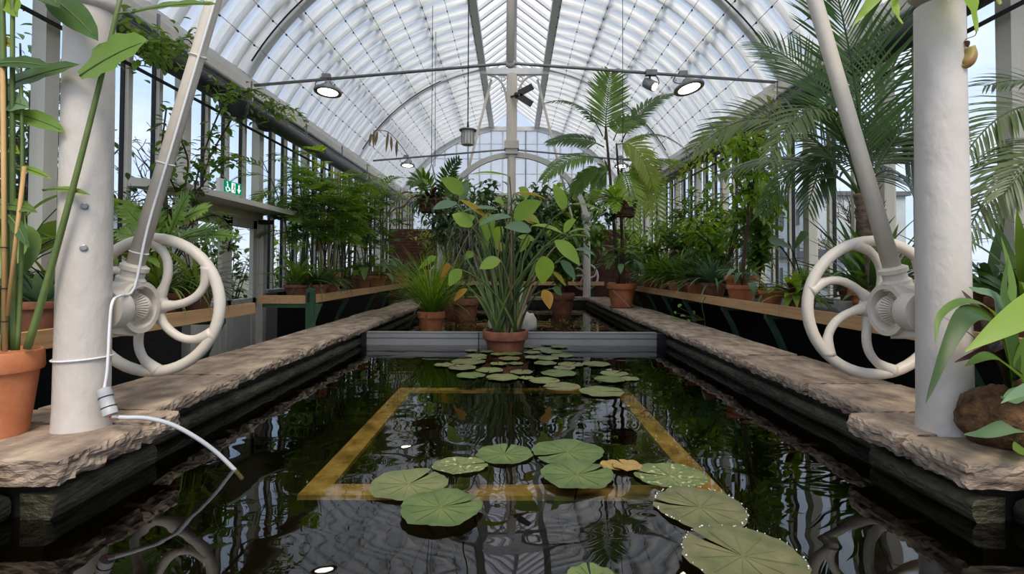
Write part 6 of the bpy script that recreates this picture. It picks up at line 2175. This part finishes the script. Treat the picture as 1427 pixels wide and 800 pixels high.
for (pts, w, mm, dz, nrm, prof) in (
    ([(1405, 500), (1385, 438), (1345, 420), (1310, 440), (1304, 478)], 13, 'lf', -.20, (0, -.5, .9), 'lance'),
    ([(1405, 505), (1385, 452), (1350, 438), (1322, 480), (1290, 562)], 24, 'lf_dark', -.25, (0, -.7, .7), 'strap'),
    ([(1420, 520), (1390, 500), (1350, 465), (1312, 440)], 12, 'lf_wine', -.1, (0, -.5, .9), 'lance'),
    ([(1440, 545), (1415, 520), (1380, 497), (1345, 510)], 24, 'lf', -.2, (0, -.5, .9), 'lance'),
    ([(1430, 590), (1400, 597), (1370, 606), (1343, 606)], 19, 'lf_blue', -.25, (0, -.5, .9), 'lance'),
    ([(1440, 545), (1420, 550), (1405, 560), (1396, 552)], 18, 'lf_blue', -.3, (0, -.4, .9), 'lance'),
    ([(1410, 500), (1396, 450), (1410, 400), (1395, 330)], 16, 'lf', .1, (0, -1, .1), 'strap'),
    ([(1395, 505), (1375, 470), (1366, 440), (1340, 405)], 28, 'lf_wine', -.05, (.3, -.9, .3), 'lance'),
    ([(1410, 505), (1405, 460), (1420, 430), (1440, 425)], 22, 'lf_dark', -.1, (0, -1, .3), 'lance'),
    ([(1400, 500), (1390, 420), (1360, 405), (1350, 400)], 16, 'lf_blue', .05, (0, -.7, .7), 'lance'),
    ([(1430, 620), (1425, 625), (1420, 632), (1414, 628)], 18, 'lf', -.3, (0, -.5, .9), 'lance'),
    ([(1420, 505), (1400, 480), (1370, 490), (1330, 505)], 16, 'lf_wine', -.02, (0, -.7, .7), 'lance'),
    ([(1425, 505), (1440, 470), (1450, 440), (1470, 430)], 26, 'lf', -.1, (0, -.8, .5), 'lance'),
    ([(1400, 500), (1408, 440), (1398, 410), (1404, 360)], 14, 'lf_dark', .0, (0, -1, .2), 'strap'),
):
    P = [b0] + [at(x, y, 1.86 + dz * (k + 1) / len(pts)) for k, (x, y) in enumerate(pts)]
    mb = MB()
    ribbon(mb, catmull(P, 5), nrm, w * 1.75 / FPX * 1.25, prof, .2)
    mb.build('leaf', M[mm], t, smooth=True)
# close bright leaf coming in from the right
t = thing('potted_lily', 'plant at the right picture edge with one close bright green pointed leaf', 'plant', (2.06, 1.62, COPZ))
s0 = pot(t, (2.06, 1.62, COPZ + .002), .075, .12, 'terra_dark')
for a, cc, b, w, mm in (((1500, 400), (1440, 425), (1345, 490), 42, 'lf_bright'), ((1500, 300), (1480, 350), (1440, 330), 26, 'lf_bright'), ((1490, 560), (1450, 520), (1395, 562), 20, 'lf_blue')):
    P = bez(at(*a, 1.5), at(*cc, 1.42), at(*b, 1.40), 12)
    mb = MB()
    ribbon(mb, P, (0, -.8, .6), w * 1.42 / FPX * 1.1, 'paddle' if w > 30 else 'lance', .12)
    mb.build('leaf', M[mm], t, smooth=True)
    MB().tube(bez(s0, s0 + V((.1, -.02, .2)), P[0], 6), .006, 6).build('stalk', M['stem'], t, smooth=True)
# pitcher plant in a pot high on the right column
hp_ = V((1.78, 1.90, 2.02))
t = thing('pitcher_plant', 'hanging pitcher plant above the right column with one dangling pitcher', 'hanging plant', hp_)
MB().lathe([(.05, -.06), (.09, .05), (.09, .06), (.08, .06), (.07, .02)], hp_ + V((0, 0, .05)), (0, 0, 1), 18).build('pot', M['black'], t, smooth=True)
MB().tube([hp_ + V((0, 0, .1)), V((hp_.x, hp_.y, 4.9))], .004, 4).build('hanger_wire', M['steel'], t)
for a, cc, b, w, mm in (((1262, -50), (1222, -10), (1188, 37), 16, 'lf_bright'), ((1256, -40), (1236, 10), (1258, 33), 12, 'lf_bright'), ((1320, -40), (1352, -30), (1361, 44), 24, 'lf_bright'), ((1345, -40), (1380, -24), (1394, 6), 22, 'lf_lime'), ((1300, -45), (1310, -20), (1322, 3), 14, 'lf'), ((1290, -60), (1270, -30), (1250, -2), 16, 'lf')):
    P = bez(at(*a, 1.86), at(*cc, 1.82), at(*b, 1.80), 10)
    P = [hp_ + V((0, 0, .1))] + P
    mb = MB()
    ribbon(mb, P, (.1, -1, .3), w * 1.85 / FPX * 1.2, 'lance', .15, wave=.08)
    mb.build('leaf', M[mm], t, smooth=True)
tp, tb = at(1346, 62, 1.95), at(1342, 92, 1.95)
MB().tube(catmull([at(1361, 44, 1.80), at(1358, 50, 1.9), tp + V((0, 0, .02)), tp], 4), .0016, 5).build('tendril', M['stem'], t)
MB().tube(catmull([at(1351, 66, 1.95), at(1353, 76, 1.95), at(1349, 86, 1.95), at(1342, 91, 1.95), at(1340, 90, 1.95)], 4), [.018, .0185, .019, .020, .021, .0215, .022, .022, .022, .021, .019, .016, .012, .009, .006, .004, .003], 12).build('pitcher', M['pitcher'], t, smooth=True)
mb = MB()
leafto(t, at(1349, 66, 1.95), at(1343, 58, 1.95), .03, 'lf_wine', (0, 0, 1), .01, 'oval', 5, name='pitcher_lid')

# ------------------------------------------------------------------ outside the glass
def tree(label, x, y, h, seed, spread=.35):
    rs = random.Random(seed)
    t = thing('bare_tree', label, 'tree', (x, y, -.55), 'bare winter trees outside')
    mb = MB()

    def grow(p, d, L, r, lev):
        q = p + d * L
        m_ = (p + q) / 2 + V((rs.gauss(0, .05), rs.gauss(0, .05), 0)) * L
        mb.tube([p, m_, q], [r, r * .85, r * .7], 5 if lev < 2 else 3, cap=False)
        if lev >= 5:
            return
        for k in range(3 if lev < 4 else 2):
            dd = (d + V((rs.gauss(0, .5), rs.gauss(0, .5), rs.gauss(.1, .3)))).normalized()
            grow(q - d * L * rs.uniform(0, .35), dd, L * rs.uniform(.62, .82), r * .62, lev + 1)
    grow(V((x, y, -.6)), V((0, 0, 1)), h * .28, h * .018, 0)
    mb.build('trunk', M['bark'], t)
    return t


for i, (x, y, h, lab) in enumerate(((13.5, 13.5, 5, 'nearest bare tree outside the right glass, right of the feather palm trunk'), (17, 26, 7, 'bare tree in front of the grey block outside the right glass'), (10.5, 15.2, 4, 'small bare tree outside left of the feather palm trunk'), (26, 26, 8, 'big bare tree outside between the block and the shed'))):
    tree(lab, x, y, h, 40 + i)
for i, (x, y, h, lab) in enumerate(((-9, 10.5, 6, 'bare tree outside the left glass above the exit sign'), (-10, 15, 7, 'bare tree outside the left glass behind the bamboo palms'))):
    tree(lab, x, y, h, 60 + i)


def house(label, x0, x1, y0, y1, h, rows, cols, mat='house'):
    t = thing('building', label, 'building', ((x0 + x1) / 2, (y0 + y1) / 2, -.6))
    MB().box((x0, y0, -.6), (x1, y1, h)).build('wall', M[mat], t)
    MB().box((x0 - .2, y0 - .2, h), (x1 + .2, y1 + .2, h + .25)).build('roof', M['roofdark'], t)
    f = x0 if x0 > 0 else x1
    s = -1 if x0 > 0 else 1
    for r_ in range(rows):
        for k in range(cols):
            y = y0 + (y1 - y0) * (k + .25) / cols
            w = (y1 - y0) / cols * .5
            z = .2 + (h - .2) * r_ / rows
            a, b = sorted((f, f + s * .05))
            MB().box((a, y, z), (b, y + w, z + (h / rows) * .55)).build('window', M['roofdark'], t)
    return t


house('pale grey apartment block outside the right glass', 17, 23, 30, 44, 5.2, 3, 8)
house('low white shed outside the right glass', 11, 14, 17, 24, 1.3, 1, 4)
house('long pale building outside the left glass', -24, -19, 2, 30, 3.4, 1, 12)
for i, (x, y, h, m, lab) in enumerate(((-4.6, 3.6, 1.5, 'lf', 'evergreen shrub outside the left glass beside the near column'), (-4.7, 5.2, 1.5, 'lf_dark', 'dark evergreen shrub outside behind the left handwheel'), (-4.8, 6.8, 1.7, 'lf_dark', 'dark evergreen outside the white door'), (-4.8, 8.6, 1.9, 'lf_dark', 'dark evergreen outside behind the first bamboo palms'), (-4.8, 10.6, 1.9, 'lf', 'evergreen shrub outside behind the far bamboo palms'), (-4.8, 12.8, 2.0, 'lf_dark', 'evergreen outside the far end of the left glass'), (-4.4, 2.4, 1.3, 'lf_lime', 'yellow green shrub outside the left glass at the picture edge'))):
    t = thing('evergreen_shrub', lab, 'shrub', (x, y, -.55))
    bush(t, (x, y, -.55), h + .55, .85, 18, 620, .20, .09, m, 'bark', 'oval', sr=.012)

for i, (x, y, h, lab) in enumerate(((-6.6, 4.4, 4.6, 'tall dark evergreen outside the left glass behind the near column'), (-7.2, 7.6, 4.8, 'tall dark evergreen outside the left glass beyond the door'), (-6.4, 2.2, 4.4, 'tall dark evergreen outside the left glass at the picture edge'))):
    t = thing('evergreen_tree', lab, 'tree', (x, y, -.55))
    bush(t, (x, y, -.55), h, 1.25, 26, 1500, .26, .10, 'lf_dark', 'bark', 'lance', sr=.04, bend=1.2)
